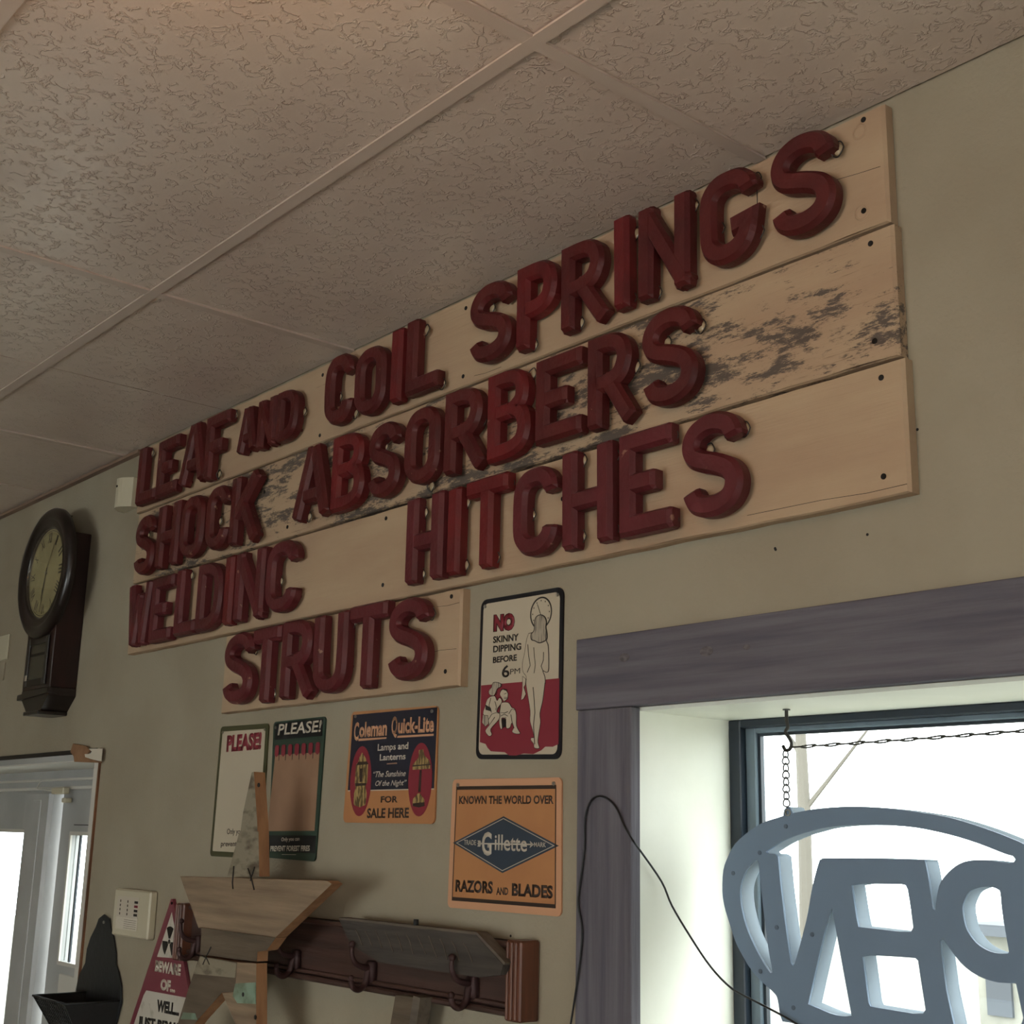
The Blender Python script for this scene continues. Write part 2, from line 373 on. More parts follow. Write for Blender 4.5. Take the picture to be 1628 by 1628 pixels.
# window recess, frame and glass
win = tag(empty('window_1', (-.7, .12, VZ0)), kind='structure')
box('reveal_lining', VX0-.006, VX0, .001, .235, VZ0, VZ1, M_reveal, win)
box('reveal_lining', VX1, VX1+.006, .001, .235, VZ0, VZ1, M_reveal, win)
box('head_lining', VX0-.006, VX1+.006, .001, .235, VZ1, VZ1+.006, M_reveal, win)
box('window_sill', VX0-.006, VX1+.006, -.02, .25, VZ0-.028, VZ0, M_reveal, win, .003)
def frame(name, x0, x1, z0, z1, y0, y1, wd, m, parent, top=None):
    bm = bmesh.new(); top = top or wd
    add_box(bm, x0, x0+wd, y0, y1, z0, z1, .002); add_box(bm, x1-wd, x1, y0, y1, z0, z1, .002)
    add_box(bm, x0+wd, x1-wd, y0, y1, z0, z0+wd, .002); add_box(bm, x0+wd, x1-wd, y0, y1, z1-top, z1, .002)
    return obj(name, bm, m, parent)
frame('outer_frame', VX0, VX1, VZ0, VZ1, .222, .262, .026, M_frame, win, .014)
sh = frame('sash', VX0+.026, VX1-.026, VZ0+.026, VZ1-.013, .236, .262, .022, M_sash, win, .010)
box('window_pane', VX0+.046, VX1-.046, .252, .256, VZ0+.046, VZ1-.022, M_glass, win)
box('glazing_bead', VX0+.048, VX0+.054, .243, .251, VZ0+.048, VZ1-.024, M_frame, win)
box('glazing_bead', VX0+.054, VX1-.054, .243, .251, VZ1-.028, VZ1-.0225, M_frame, win)
tc_ = tag(empty('trim_3', (-.7, -.01, 1.2)), kind='structure')
box('header_board', -1.663, .255, -.023, 0, 1.7225, 1.844, M_trimwood, tc_, .0015)
box('side_board', -1.659, -1.531, -.022, 0, .5, 1.7215, M_trimwood_v, tc_, .0015)
box('side_board', .117, .25, -.022, 0, .5, 1.7215, M_trimwood_v, tc_, .0015)
for kx, kz, r in ((-1.545, 1.803, .007), (-1.365, 1.797, .008), (-1.285, 1.796, .004)):
    bm = bmesh.new(); add_disc(bm, kx, kz, r*1.7, -.0236, -.0228, 18, r); obj('wood_knot', bm, M_knot, tc_)
# windows behind the camera
for n_, a in (('window_2', ('y', -3.2, 0, .25, 1.75)), ('window_3', ('x', -4.1, -2.3, .4, 1.8))):
    wr = tag(empty(n_, ((-1.6, RY-.1, .25) if n_ == 'window_2' else (WX1+.1, -3.2, .4))), kind='structure')
    bm = bmesh.new(); p0, p1, z0, z1 = a[1:]
    for q in ((p0, p0+.06, z0, z1), (p1-.06, p1, z0, z1), (p0+.06, p1-.06, z0, z0+.06), (p0+.06, p1-.06, z1-.06, z1), ((p0+p1)/2-.03, (p0+p1)/2+.03, z0+.06, z1-.06)):
        if a[0] == 'y': add_box(bm, q[0], q[1], RY-.12, RY-.06, q[2], q[3])
        else: add_box(bm, WX1+.06, WX1+.12, q[0], q[1], q[2], q[3])
    obj('window_frame', bm, M_white_paint, wr)
    if a[0] == 'y': box('window_pane', p0+.05, p1-.05, RY-.095, RY-.09, z0+.05, z1-.05, M_glass, wr)
    else: box('window_pane', WX1+.09, WX1+.095, p0+.05, p1-.05, z0+.05, z1-.05, M_glass, wr)

# doorway
dr = tag(empty('door_1', (-4.8, .2, FLOOR)), kind='structure')
box('head_lining', DX0, DX1, .001, .21, DZ-.004, DZ, M_white_paint, dr)
box('casing_strip', DX0-.03, DX1+.0, -.006, .0, DZ, DZ+.017, M_grey_door, dr)
box('casing_strip', DX1, DX1+.026, -.006, .0, FLOOR, DZ+.017, M_white_paint, dr)
box('shadow_gap_strip', DX0-.03, DX1+.0, -.003, .0, DZ+.017, DZ+.031, M_black, dr)  # black strip paints in the shadow line over the casing
box('raw_edge_strip', DX1+.026, DX1+.034, -.005, .0, FLOOR, DZ+.03, M_sealbrown, dr)
bm = bmesh.new()
add_box(bm, DX0, DX1, .215, .26, 1.672, DZ-.004); add_box(bm, DX0, DX1, .226, .26, 1.642, 1.672)
obj('frame_header', bm, M_grey_door, dr)
tube('frame_bead', [(DX0, .218, 1.668), (DX1, .218, 1.668)], .005, M_white_paint, dr, 8)
tube('frame_bead', [(DX0, .228, 1.640), (DX1, .228, 1.640)], .006, M_white_paint, dr, 8)
box('mullion', -4.735, -4.515, .195, .26, FLOOR, 1.632, M_grey_door, dr, .012)
box('mullion_cover', -4.66, -4.59, .192, .197, FLOOR, 1.60, M_grey_door, dr, .002)
def leaf(x0, x1, gx0, gx1, gz0, gz1):
    bm = bmesh.new(); y0, y1 = .232, .258
    add_box(bm, x0, gx0, y0, y1, FLOOR, 1.636); add_box(bm, gx1, x1, y0, y1, FLOOR, 1.636)
    add_box(bm, gx0, gx1, y0, y1, gz1, 1.636); add_box(bm, gx0, gx1, y0, y1, FLOOR, gz0)
    lf = obj('door_leaf', bm, M_grey_door, dr)
    box('door_pane', gx0, gx1, .243, .247, gz0, gz1, M_glass, lf)
    fb = bmesh.new(); t = .012
    add_box(fb, gx0-t, gx0, .226, .232, gz0-t, gz1+t); add_box(fb, gx1, gx1+t, .226, .232, gz0-t, gz1+t)
    add_box(fb, gx0, gx1, .226, .232, gz1, gz1+t); add_box(fb, gx0, gx1, .226, .232, gz0-t, gz0)
    obj('glazing_trim', fb, M_white_paint, lf)
    return lf
leaf(DX0, -4.737, -5.6, -4.79, .35, 1.488)
l2 = leaf(-4.49, DX1-.001, -4.385, -3.82, 1.088, 1.485)
box('rail_groove', -4.38, -3.83, .2315, .232, 1.517, 1.520, M_black, l2)
box('pane_divider', -4.335, -4.325, .236, .242, 1.088, 1.485, M_frame, l2)
box('kick_panel', -4.37, -3.83, .226, .232, .2, 1.05, M_white_paint, l2, .002)
hb = empty('door_holder_plate', (-4.76, .2, 1.5))
bm = bmesh.new(); add_box(bm, -4.80, -4.737, .215, .232, 1.50, 1.63, .002); add_disc(bm, -4.765, 1.545, .006, .208, .216, 10)
add_box(bm, -4.755, -4.745, .205, .216, 1.50, 1.56, .002)
hb2 = obj('hinge_plate', bm, M_grey_door, dr); bpy.data.objects.remove(hb)
cn = empty('door_contact_sensor', (-4.46, .22, 1.62)); tag(cn, 'small white alarm contact with a wire at the top of the door', 'sensor')
box('sensor_body', -4.50, -4.40, .190, .214, 1.618, 1.640, M_beige_plastic, cn, .003)
box('sensor_magnet', -4.43, -4.40, .200, .226, 1.590, 1.606, M_beige_plastic, cn, .003)
tube('sensor_wire', spline([(-4.64, .205, 1.668), (-4.648, .2, 1.65), (-4.64, .195, 1.637), (-4.6, .195, 1.635), (-4.55, .2, 1.632), (-4.50, .2, 1.629)]), .0028, M_white_paint, cn, 6)

# card scrap at the doorway corner
cs = empty('cardboard_scrap', (-3.75, -.01, 1.69)); tag(cs, 'torn brown cardboard scrap stuck over the top corner of the doorway', 'cardboard')
prism('card_flap', [(-3.868,1.727),(-3.855,1.751),(-3.756,1.74),(-3.729,1.726),(-3.746,1.715),(-3.731,1.703),(-3.644,1.692),(-3.643,1.689),(-3.831,1.697),(-3.841,1.714)], -.012, -.007, M_cardboard, cs)
prism('torn_paper', [(-3.731,1.731),(-3.637,1.729),(-3.635,1.693),(-3.691,1.699),(-3.749,1.708),(-3.755,1.717),(-3.715,1.716),(-3.706,1.723)], -.0145, -.0122, M_paper, cs)

# ------------------------------------------------------------------ the big lettered sign
sg = empty('lettered_plank_sign', (-2.2, -.01, 2.0))
tag(sg, 'huge cream plank sign with raised red letters LEAF AND COIL SPRINGS high on the wall', 'sign')
YB = -.022
def plank(x0, x1, z0, z1, m, seed):
    rnd = random.Random(seed); n = 40; top = []; bot = []
    for i in range(n+1):
        x = x0+(x1-x0)*i/n; top.append((x, z1+rnd.uniform(-.0009, .0009))); bot.append((x, z0+rnd.uniform(-.0009, .0009)))
    pts = top+bot[::-1]
    bm = bmesh.new(); b = .004
    f = [bm.verts.new((min(max(x, x0+b*.9), x1-b*1.2), YB, z+(-b*.5 if i <= n else b*.5))) for i, (x, z) in enumerate(pts)]
    mdl = [bm.verts.new((x, YB+b, z)) for x, z in pts]; bk = [bm.verts.new((x, -.0005, z)) for x, z in pts]; k = len(pts)
    bm.faces.new(f); bm.faces.new(bk[::-1])
    for a_, b_ in ((f, mdl), (mdl, bk)):
        for i in range(k): bm.faces.new((a_[i], b_[i], b_[(i+1) % k], a_[(i+1) % k]))
    bmesh.ops.triangulate(bm, faces=[q for q in bm.faces if len(q.verts) > 4])
    return obj('plank', bm, m, sg)
planks = [plank(-3.535, -1.001, 2.3945, 2.5865, M_board1, 1), plank(-3.517, -.996, 2.186, 2.3895, M_board2, 2),
          plank(-3.509, -.990, 1.983, 2.1805, M_board3, 3), plank(-2.935, -1.991, 1.788, 1.978, M_board3, 4)]
planks[1]['label'] = 'plank with paint worn to grey wood at its right end'
planks[3]['label'] = 'short lowest plank'
def plank_at(z): return planks[0] if z > 2.392 else planks[1] if z > 2.183 else planks[2] if z > 1.981 else planks[3]
for x, z in [(-1.037,2.575),(-1.044,2.427),(-1.035,2.371),(-1.036,2.218),(-1.028,2.16),(-1.032,2.014),(-2.552,2.562),(-2.549,2.412),(-2.793,2.321),(-2.671,2.212),(-2.261,2.163),(-2.262,2.019),(-2.006,2.565),(-2.008,2.417),(-2.023,1.965),(-2.035,1.819),(-1.703,2.104)]:
    bm = bmesh.new(); add_disc(bm, x, z, .0045, YB-.0008, YB+.001, 12); obj('screw', bm, M_screw, plank_at(z))
for x, z in ((-1.045, 2.558), (-1.047, 2.425)):
    bm = bmesh.new(); add_ring(bm, x, z, [(.009, YB-.0006), (.011, YB-.0014), (.013, YB-.0006)], 16); obj('plug_ring', bm, M_board1, planks[0])

H = .0178
def arc(cx, cz, rx, rz, a0, a1, n): return [(cx+rx*math.cos(math.radians(a0+(a1-a0)*i/n)), cz+rz*math.sin(math.radians(a0+(a1-a0)*i/n))) for i in range(n+1)]
def sm(pts, k=3): return [(v.x, v.y) for v in spline([(a, b, 0) for a, b in pts], k)]
# strokes: (points, square ends?, closed?)
G = {
 'L': [([(0, 1), (0, 0), (1, 0)], 1, 0)],
 'E': [([(1, 1), (0, 1), (0, 0), (1, 0)], 1, 0), ([(0, .5), (.55, .5)], 1, 0)],
 'F': [([(1, 1), (0, 1), (0, 0)], 1, 0), ([(0, .5), (.55, .5)], 1, 0)],
 'A': [([(0, 0), (.42, 1)], 1, 0), ([(.58, 1), (1, 0)], 1, 0), ([(.2, .27), (.8, .27)], 0, 0)],
 'N': [([(0, 0), (0, 1)], 1, 0), ([(.02, .98), (.98, .02)], 1, 0), ([(1, 0), (1, 1)], 1, 0)],
 'D': [([(0, 0), (0, 1), (.5, 1), (.86, .9), (1, .7), (1, .3), (.86, .1), (.5, 0)], 0, 1)],
 'C': [([(1, .74), (.97, .87), (.76, .98), (.5, 1), (.24, .98), (.04, .86), (0, .7), (0, .3), (.04, .14), (.24, .02), (.5, 0), (.76, .02), (.97, .13), (1, .26)], 0, 0)],
 'G': [([(1, .76), (.97, .87), (.76, .98), (.5, 1), (.24, .98), (.04, .86), (0, .7), (0, .3), (.04, .14), (.24, .02), (.5, 0), (.76, .04), (.94, .16), (1, .36), (.56, .33)], 0, 0)],
 'O': [([(.5, 1), (.2, .96), (.03, .84), (0, .7), (0, .3), (.03, .16), (.2, .04), (.5, 0), (.8, .04), (.97, .16), (1, .3), (1, .7), (.97, .84), (.8, .96)], 0, 1)],
 'I': [([(.5, 0), (.5, 1)], 1, 0)],
 'S': [(sm([(1, .76), (.9, .92), (.5, 1), (.13, .92), (0, .75), (.12, .60), (.5, .51), (.87, .40), (1, .24), (.88, .07), (.5, 0), (.12, .06), (0, .22)], 2), 0, 0)],
 'P': [([(0, 0), (0, 1), (.6, 1), (.92, .92), (1, .76), (1, .68), (.92, .52), (.6, .44), (.05, .44)], 0, 0, 'b')],
 'R': [([(0, 0), (0, 1), (.55, 1), (.86, .92), (.95, .78), (.95, .69), (.84, .54), (.55, .46), (.05, .46)], 0, 0, 'b'), ([(.45, .46), (1, 0)], 1, 0)],
 'B': [([(0, 0), (0, 1), (.55, 1), (.86, .93), (.94, .79), (.90, .62), (.6, .54), (.92, .46), (1, .3), (1, .2), (.9, .06), (.55, 0)], 0, 1), ([(0, .54), (.6, .54)], 0, 0)],
 'H': [([(0, 0), (0, 1)], 1, 0), ([(1, 0), (1, 1)], 1, 0), ([(0, .47), (1, .47)], 0, 0)],
 'K': [([(0, 0), (0, 1)], 1, 0), ([(.95, 1), (.08, .42)], 1, 0), ([(.38, .60), (1, 0)], 1, 0)],
 'T': [([(0, 1), (1, 1)], 1, 0), ([(.5, 1), (.5, 0)], 1, 0)],
 'W': [([(0, 1), (.22, 0)], 1, 0), ([(.24, 0), (.5, .8)], 1, 0), ([(.5, .8), (.76, 0)], 1, 0), ([(.78, 0), (1, 1)], 1, 0)],
 'U': [([(0, 1), (0, .28), (.06, .12), (.26, .02), (.5, 0), (.74, .02), (.94, .12), (1, .28), (1, 1)], 1, 0)],
}
def cut(pts, closed):
    out = []; n = len(pts)
    for i in range(n):
        if not closed and i in (0, n-1): out.append(pts[i]); continue
        a, b, c = pts[i-1], pts[i], pts[(i+1) % n]
        if (b-a).length < .0025 or (c-b).length < .0025 or (b-a).angle(c-b) > 1.2 or (b-a).angle(c-b) < .12: out.append(b); continue
        out += [b+(a-b)*.25, b+(c-b)*.25]
    return out
def stroke(bm, pts, h, yb, yf, closed, ext, jit):
    """sweep a chamfered trough section along pts; face at yf, base at yb"""
    pts = [Vector(p) for p in pts]
    for _ in range(2): pts = cut(pts, closed)
    n = len(pts)
    if ext and not closed:
        e0, e1 = (h, h) if ext is True else ext
        pts[0] = pts[0]+(pts[0]-pts[1]).normalized()*e0; pts[-1] = pts[-1]+(pts[-1]-pts[-2]).normalized()*e1
    t = yb-yf
    full = [(-h, yb), (-h, yf+t*.34), (-h*.66, yf), (h*.66, yf), (h, yf+t*.34), (h, yb)]
    end = [(-h*.86, yb), (-h*.9, yf+t*.42), (-h*.6, yf+t*.30), (h*.6, yf+t*.30), (h*.9, yf+t*.42), (h*.86, yb)]
    st = []
    for i in range(n):
        if closed: d0 = (pts[i]-pts[i-1]).normalized(); d1 = (pts[(i+1) % n]-pts[i]).normalized()
        else:
            d0 = (pts[i]-pts[i-1]).normalized() if i else None; d1 = (pts[i+1]-pts[i]).normalized() if i < n-1 else None
            d0 = d0 or d1; d1 = d1 or d0
        n0 = Vector((-d0.y, d0.x)); n1 = Vector((-d1.y, d1.x)); nn = (n0+n1)
        if nn.length < .3: nn = n0
        nn.normalize(); sc = min(1/max(nn.dot(n0), .35), 1.6)
        st.append((pts[i], nn*sc, d0, d1))
    def ring(p, nn, prof): return [bm.verts.new((p.x+nn.x*u, y, p.y+nn.y*u)) for u, y in prof]
    rings = []
    if closed: rings = [ring(p, nn, full) for p, nn, a, b in st]
    else:
        c = h*.34
        p, nn, a, b = st[0]; rings.append(ring(p, nn, end)); rings.append(ring(p+b*c, nn, full))
        for p, nn, a, b in st[1:-1]: rings.append(ring(p, nn, full))
        p, nn, a, b = st[-1]; rings.append(ring(p-a*c, nn, full)); rings.append(ring(p, nn, end))
    k = 6; R_ = len(rings)
    for i in range(R_ if closed else R_-1):
        A = rings[i]; B = rings[(i+1) % R_]
        for j in range(k): bm.faces.new((A[j], A[(j+1) % k], B[(j+1) % k], B[j]))
    if not closed: bm.faces.new(rings[0]); bm.faces.new(rings[-1][::-1])
letters = []
LET = [
 (0,"L",-3.474,-3.352,2.401,2.571),
 (0,"E",-3.347,-3.229,2.4,2.565),
 (0,"A",-3.205,-3.069,2.405,2.569),
 (0,"F",-3.065,-2.946,2.395,2.569),
 (0,"A",-2.889,-2.804,2.429,2.546),
 (0,"N",-2.791,-2.711,2.421,2.547),
 (0,"D",-2.698,-2.609,2.42,2.546),
 (0,"C",-2.486,-2.375,2.406,2.574),
 (0,"O",-2.362,-2.246,2.399,2.558),
 (0,"I",-2.226,-2.183,2.403,2.569),
 (0,"L",-2.167,-2.057,2.405,2.573),
 (0,"S",-1.952,-1.825,2.411,2.577),
 (0,"P",-1.807,-1.696,2.406,2.576),
 (0,"R",-1.681,-1.566,2.407,2.575),
 (0,"I",-1.546,-1.504,2.41,2.584),
 (0,"N",-1.483,-1.366,2.407,2.578),
 (0,"G",-1.342,-1.221,2.414,2.578),
 (0,"S",-1.194,-1.072,2.414,2.582),
 (1,"S",-3.448,-3.331,2.191,2.362),
 (1,"H",-3.311,-3.189,2.194,2.37),
 (1,"O",-3.171,-3.047,2.197,2.367),
 (1,"C",-3.029,-2.916,2.198,2.367),
 (1,"K",-2.899,-2.77,2.195,2.37),
 (1,"A",-2.595,-2.452,2.205,2.375),
 (1,"B",-2.436,-2.312,2.199,2.374),
 (1,"S",-2.293,-2.178,2.2,2.367),
 (1,"O",-2.159,-2.042,2.203,2.369),
 (1,"R",-2.023,-1.904,2.204,2.376),
 (1,"B",-1.887,-1.765,2.201,2.378),
 (1,"E",-1.747,-1.626,2.207,2.371),
 (1,"R",-1.608,-1.498,2.204,2.374),
 (1,"S",-1.475,-1.351,2.206,2.379),
 (2,"W",-3.453,-3.326,1.996,2.168),
 (2,"E",-3.31,-3.19,1.992,2.169),
 (2,"L",-3.165,-3.055,1.996,2.172),
 (2,"D",-3.045,-2.92,1.995,2.169),
 (2,"I",-2.906,-2.861,1.997,2.17),
 (2,"N",-2.848,-2.717,1.998,2.169),
 (2,"C",-2.7,-2.569,2,2.17),
 (2,"H",-2.14,-2.022,1.999,2.176),
 (2,"I",-2.003,-1.965,1.998,2.173),
 (2,"T",-1.946,-1.824,1.999,2.176),
 (2,"C",-1.805,-1.687,2.001,2.168),
 (2,"H",-1.671,-1.548,1.999,2.176),
 (2,"E",-1.529,-1.41,1.999,2.177),
 (2,"S",-1.387,-1.262,2.001,2.173),
 (3,"S",-2.875,-2.741,1.8,1.973),
 (3,"T",-2.739,-2.619,1.796,1.971),
 (3,"R",-2.606,-2.481,1.798,1.974),
 (3,"U",-2.471,-2.344,1.799,1.972),
 (3,"T",-2.333,-2.2,1.8,1.977),
 (3,"S",-2.188,-2.059,1.805,1.973)]
for i, (row, ch, x0, x1, z0, z1) in enumerate(LET):
    h = H*(.78 if (row == 0 and z1-z0 < .14) else 1)
    if ch in 'IW': h = min(h, (x1-x0)/2) if ch == 'I' else h*.72
    if ch in 'NBKDORU' or ch == 'A': h *= .95
    bm = bmesh.new(); yb = -.031; rr = random.Random(i)
    for si, g in enumerate(G[ch]):
        pts = [(x0+h+u*(x1-x0-2*h), z0+h+v*(z1-z0-2*h)) for u, v in g[0]]
        ext = bool(g[1])
        if len(g) > 3: ext = (h, 0)
        stroke(bm, pts, h, yb, -.0575+si*.0005, bool(g[2]), ext, 0)
    # two spacer studs hold the letter off the plank
    for sx, sz in ((G[ch][0][0][1 if len(G[ch][0][0]) > 3 else 0]), (G[ch][0][0][-2 if len(G[ch][0][0]) > 3 else -1])):
        X_ = x0+h+sx*(x1-x0-2*h); Z_ = z0+h+sz*(z1-z0-2*h); add_disc(bm, X_, Z_, .004, yb, YB+.001, 8)
    ang = rr.uniform(-.012, .012)
    bmesh.ops.rotate(bm, cent=((x0+x1)/2, 0, (z0+z1)/2), matrix=Matrix.Rotation(ang, 3, 'Y'), verts=bm.verts)
    lt = obj('letter', bm, M_let[1 if (row, ch) in ((0, 'P'), (0, 'I'), (1, 'B'), (2, 'T'), (2, 'I')) else 0 if row < 2 else 2], sg); lt['label'] = 'raised red letter '+ch
    letters.append((lt, x0, x1, z0, z1))
for x, z in [(-3.428,2.554),(-2.943,2.555),(-3.007,2.408),(-2.599,2.481),(-2.445,2.479),(-2.375,2.424),(-2.117,2.549),(-2.054,2.412),(-1.899,2.531),(-1.767,2.416),(-1.64,2.423),(-1.498,2.551),(-1.507,2.429),(-1.447,2.421),(-1.361,2.552),(-1.37,2.425),(-1.227,2.549),(-1.305,2.489),(-1.224,2.456),(-1.069,2.538),(-1.077,2.469),(-3.404,2.307),(-2.983,2.278),(-2.794,2.351),(-2.771,2.21),(-2.547,2.215),(-2.251,2.318),(-2.079,2.199),(-1.917,2.3),(-1.77,2.359),(-1.632,2.361),(-1.703,2.351),(-1.636,2.218),(-1.499,2.302),(-1.504,2.219),(-1.426,2.324),(-1.349,2.332),(-1.363,2.236),(-3.117,2.155),(-2.582,2.134),(-2.657,2.079),(-2.097,2.146),(-2.099,2.019),(-1.96,2.142),(-1.958,2.017),(-1.827,2.155),(-1.865,2.018),(-1.765,2.084),(-1.694,2.132),(-1.63,2.16),(-1.548,2.151),(-1.631,2.022),(-1.549,2.021),(-1.412,2.157),(-1.489,2.087),(-1.413,2.014),(-1.262,2.135),(-1.335,2.116),(-1.269,2.06),(-2.751,1.927),(-2.755,1.846),(-2.657,1.816),(-2.489,1.826),(-2.34,1.947),(-2.205,1.96),(-2.252,1.825),(-2.06,1.934),(-2.077,1.846)]:
    lt = min(letters, key=lambda q: max(q[1]-x, 0, x-q[2])+max(q[3]-z, 0, z-q[4])+.05*abs((q[1]+q[2])/2-x))[0]
    cx, cz = x-.0085, z
    ring = [(cx+.0115*math.cos(a*PI/8), -.034-.002*math.sin(a), cz+.0125*math.sin(a*PI/8)) for a in range(16)]
    tube('wire_loop', ring, .0011, M_wire, lt, 5, True)
    bm = bmesh.new(); bmesh.ops.create_uvsphere(bm, u_segments=12, v_segments=8, radius=1)
    bmesh.ops.scale(bm, vec=(.0085, .004, .0098), verts=bm.verts); bmesh.ops.translate(bm, vec=(cx, -.031, cz), verts=bm.verts)
    obj('bulb', bm, M_bulb, lt, True)
for c_, pl in ((([(-1.279,2),(-1.139,1.999),(-1.059,1.995),(-0.995,1.996)]), 2), (([(-1.098,2.497),(-1.052,2.491),(-1.012,2.487)]), 0), (([(-2.069,1.95),(-2.034,1.948),(-1.997,1.95)]), 3), (([(-2.111,1.858),(-2.054,1.862),(-2.002,1.86)]), 3), (([(-1.887,2.405),(-1.935,2.405),(-1.972,2.409)]), 0)):
    tube('crack', [(p_[0], YB+.0002, p_[1]) for p_ in c_], .0005, M_screw, planks[pl], 4)
tube('hanging_wire', [(p_[0], -.045, p_[1]) for p_ in [(-1.225,2.523),(-1.225,2.477)]], .0008, M_wire, sg, 5)

# ------------------------------------------------------------------ tin signs
def tin(name, label, corners, m, r=.012, th=.0012, bolts=((.06, .955), (.94, .955))):
    cx = sum(p[0] for p in corners)/4; cz = min(p[1] for p in corners)
    t = empty(name, (cx, -.003, cz)); tag(t, label, 'sign', 'tin signs on the wall')
    prism('panel', rquad(corners, r), -.003-th, -.0008, m, t)
    for u, v in bolts:
        x, z = bil(corners, u, v); bm = bmesh.new(); add_disc(bm, x, z, .0035, -.0068, -.003, 10); obj('screw', bm, M_bolt, t)
    return t
Y1 = -.0042; Y2 = -.0046; Y3 = -.0050; Y4 = -.0054; Y5 = -.0058
# 1 no skinny dipping
c = [(-1.952, 1.951), (-1.718, 1.948), (-1.720, 1.643), (-1.956, 1.650)]
t = tin('tin_sign', 'white and crimson tin sign reading NO SKINNY DIPPING BEFORE 6PM with a clock', c, M_ink, .016)
prism('white_field', rquad(c, .013, .0085), Y2, Y1+.0002, M_cream, t)
flat('red_field', [(-1.945,1.787),(-1.825,1.785),(-1.725,1.784),(-1.725,1.669),(-1.74,1.665),(-1.76,1.666),(-1.77,1.66),(-1.792,1.654),(-1.817,1.656),(-1.84,1.653),(-1.858,1.654),(-1.871,1.66),(-1.911,1.663),(-1.921,1.67),(-1.927,1.677),(-1.944,1.681)], Y2, M_red, t)
text('NO', (-1.911,-1.851,1.886,1.918,-0.003), Y3, M_red, t, .06)
text('NO', (-1.913,-1.85,1.885,1.919,-0.003), Y2, M_black, t, .11)
text('SKINNY', (-1.912,-1.838,1.864,1.877,-0.002), Y3, M_black, t, .03)
text('DIPPING', (-1.911,-1.83,1.846,1.859,-0.002), Y3, M_black, t, .03)
text('BEFORE', (-1.911,-1.842,1.826,1.838,-0.001), Y3, M_black, t, .03)
text('6', (-1.884,-1.862,1.797,1.82,-0.001), Y3, M_black, t, .015)
text('PM', (-1.86,-1.832,1.801,1.811,0), Y3, M_black, t, 0)
cc = [(-1.807,1.91),(-1.747,1.914),(-1.777,1.937)]; ccx = (cc[0][0]+cc[1][0])/2; cr_ = (cc[1][0]-cc[0][0])/2; ccz = cc[2][1]-cr_*1.02
bm = bmesh.new(); add_ring(bm, ccx, ccz, [(cr_, Y2), (cr_, Y2-.0003), (cr_*.9, Y2-.0003), (cr_*.9, Y2)], 36)
for k in range(12):
    a = k*PI/6; add_box(bm, ccx+math.sin(a)*cr_*.76-.0009, ccx+math.sin(a)*cr_*.76+.0009, Y2-.0003, Y2, ccz+math.cos(a)*cr_*.76-.0013, ccz+math.cos(a)*cr_*.76+.0013)
add_tube(bm, [(ccx, Y2, ccz-.004), (ccx-.010, Y2, ccz+.017)], .0007, 4); obj('printed_clock', bm, M_black, t)
def fig(name, pts, y, m=M_cream, lw=.0011):
    """line drawing: black outline with a filled field on top"""
    if len(pts) > 9:
        q_ = [Vector((p[0], p[1], 0)) for p in pts]; sp_ = spline(q_+[q_[0]], 3)[:-1]; pts = [(v.x, v.y) for v in sp_]
    bm = bmesh.new(); P3 = [(x, y-.0001, z) for x, z in pts]; add_tube(bm, P3, lw, 4, True); obj('outline', bm, M_black, t)
    return flat(name, pts, y, m, t, .0005)
fig('drawn_figure', [(-1.809,1.872),(-1.792,1.873),(-1.767,1.871),(-1.76,1.853),(-1.755,1.842),(-1.753,1.804),(-1.758,1.797),(-1.769,1.801),(-1.763,1.789),(-1.762,1.777)]+[(-1.763,1.777),(-1.768,1.747),(-1.775,1.725),(-1.773,1.709),(-1.778,1.686),(-1.779,1.674),(-1.775,1.664),(-1.788,1.665),(-1.79,1.672),(-1.798,1.679),(-1.796,1.683),(-1.79,1.683),(-1.793,1.695),(-1.801,1.713),(-1.801,1.731),(-1.81,1.765)]+[(-1.814,1.781),(-1.814,1.794),(-1.823,1.803),(-1.825,1.819),(-1.82,1.836),(-1.815,1.86)], Y3, M_cream, .0008)
tube('ink_line', [(p[0], Y4-.0003, p[1]) for p in [(-1.811,1.852),(-1.808,1.832),(-1.803,1.813),(-1.811,1.801)]], .0007, M_black, t, 4)
tube('ink_line', [(p[0], Y4-.0003, p[1]) for p in [(-1.767,1.834),(-1.767,1.82),(-1.773,1.809),(-1.767,1.799)]], .0007, M_black, t, 4)
tube('ink_line', [(p[0], Y4-.0003, p[1]) for p in [(-1.794,1.845),(-1.792,1.829),(-1.789,1.813),(-1.792,1.798)]], .0006, M_black, t, 4)
tube('ink_line', [(p[0], Y4-.0003, p[1]) for p in [(-1.794,1.773),(-1.79,1.748),(-1.788,1.727),(-1.791,1.705),(-1.787,1.671)]], .0008, M_black, t, 4)
M_drawnhair = mat('grey hatched hair', 'a09684', .6, col2='55504a', scale=(260, 10, 20), thr=(.5, .6))
fig('drawn_hair', [(-1.793,1.891),(-1.789,1.9),(-1.777,1.903),(-1.766,1.898),(-1.761,1.889),(-1.762,1.879),(-1.759,1.868),(-1.759,1.857),(-1.768,1.853),(-1.78,1.852),(-1.792,1.857),(-1.801,1.86),(-1.802,1.87),(-1.794,1.876)], Y4, M_drawnhair)
fig('drawn_towel', [(-1.824,1.795),(-1.815,1.789),(-1.816,1.779),(-1.82,1.775),(-1.814,1.762),(-1.82,1.754),(-1.827,1.752),(-1.824,1.769)], Y3, M_cream, .0007)
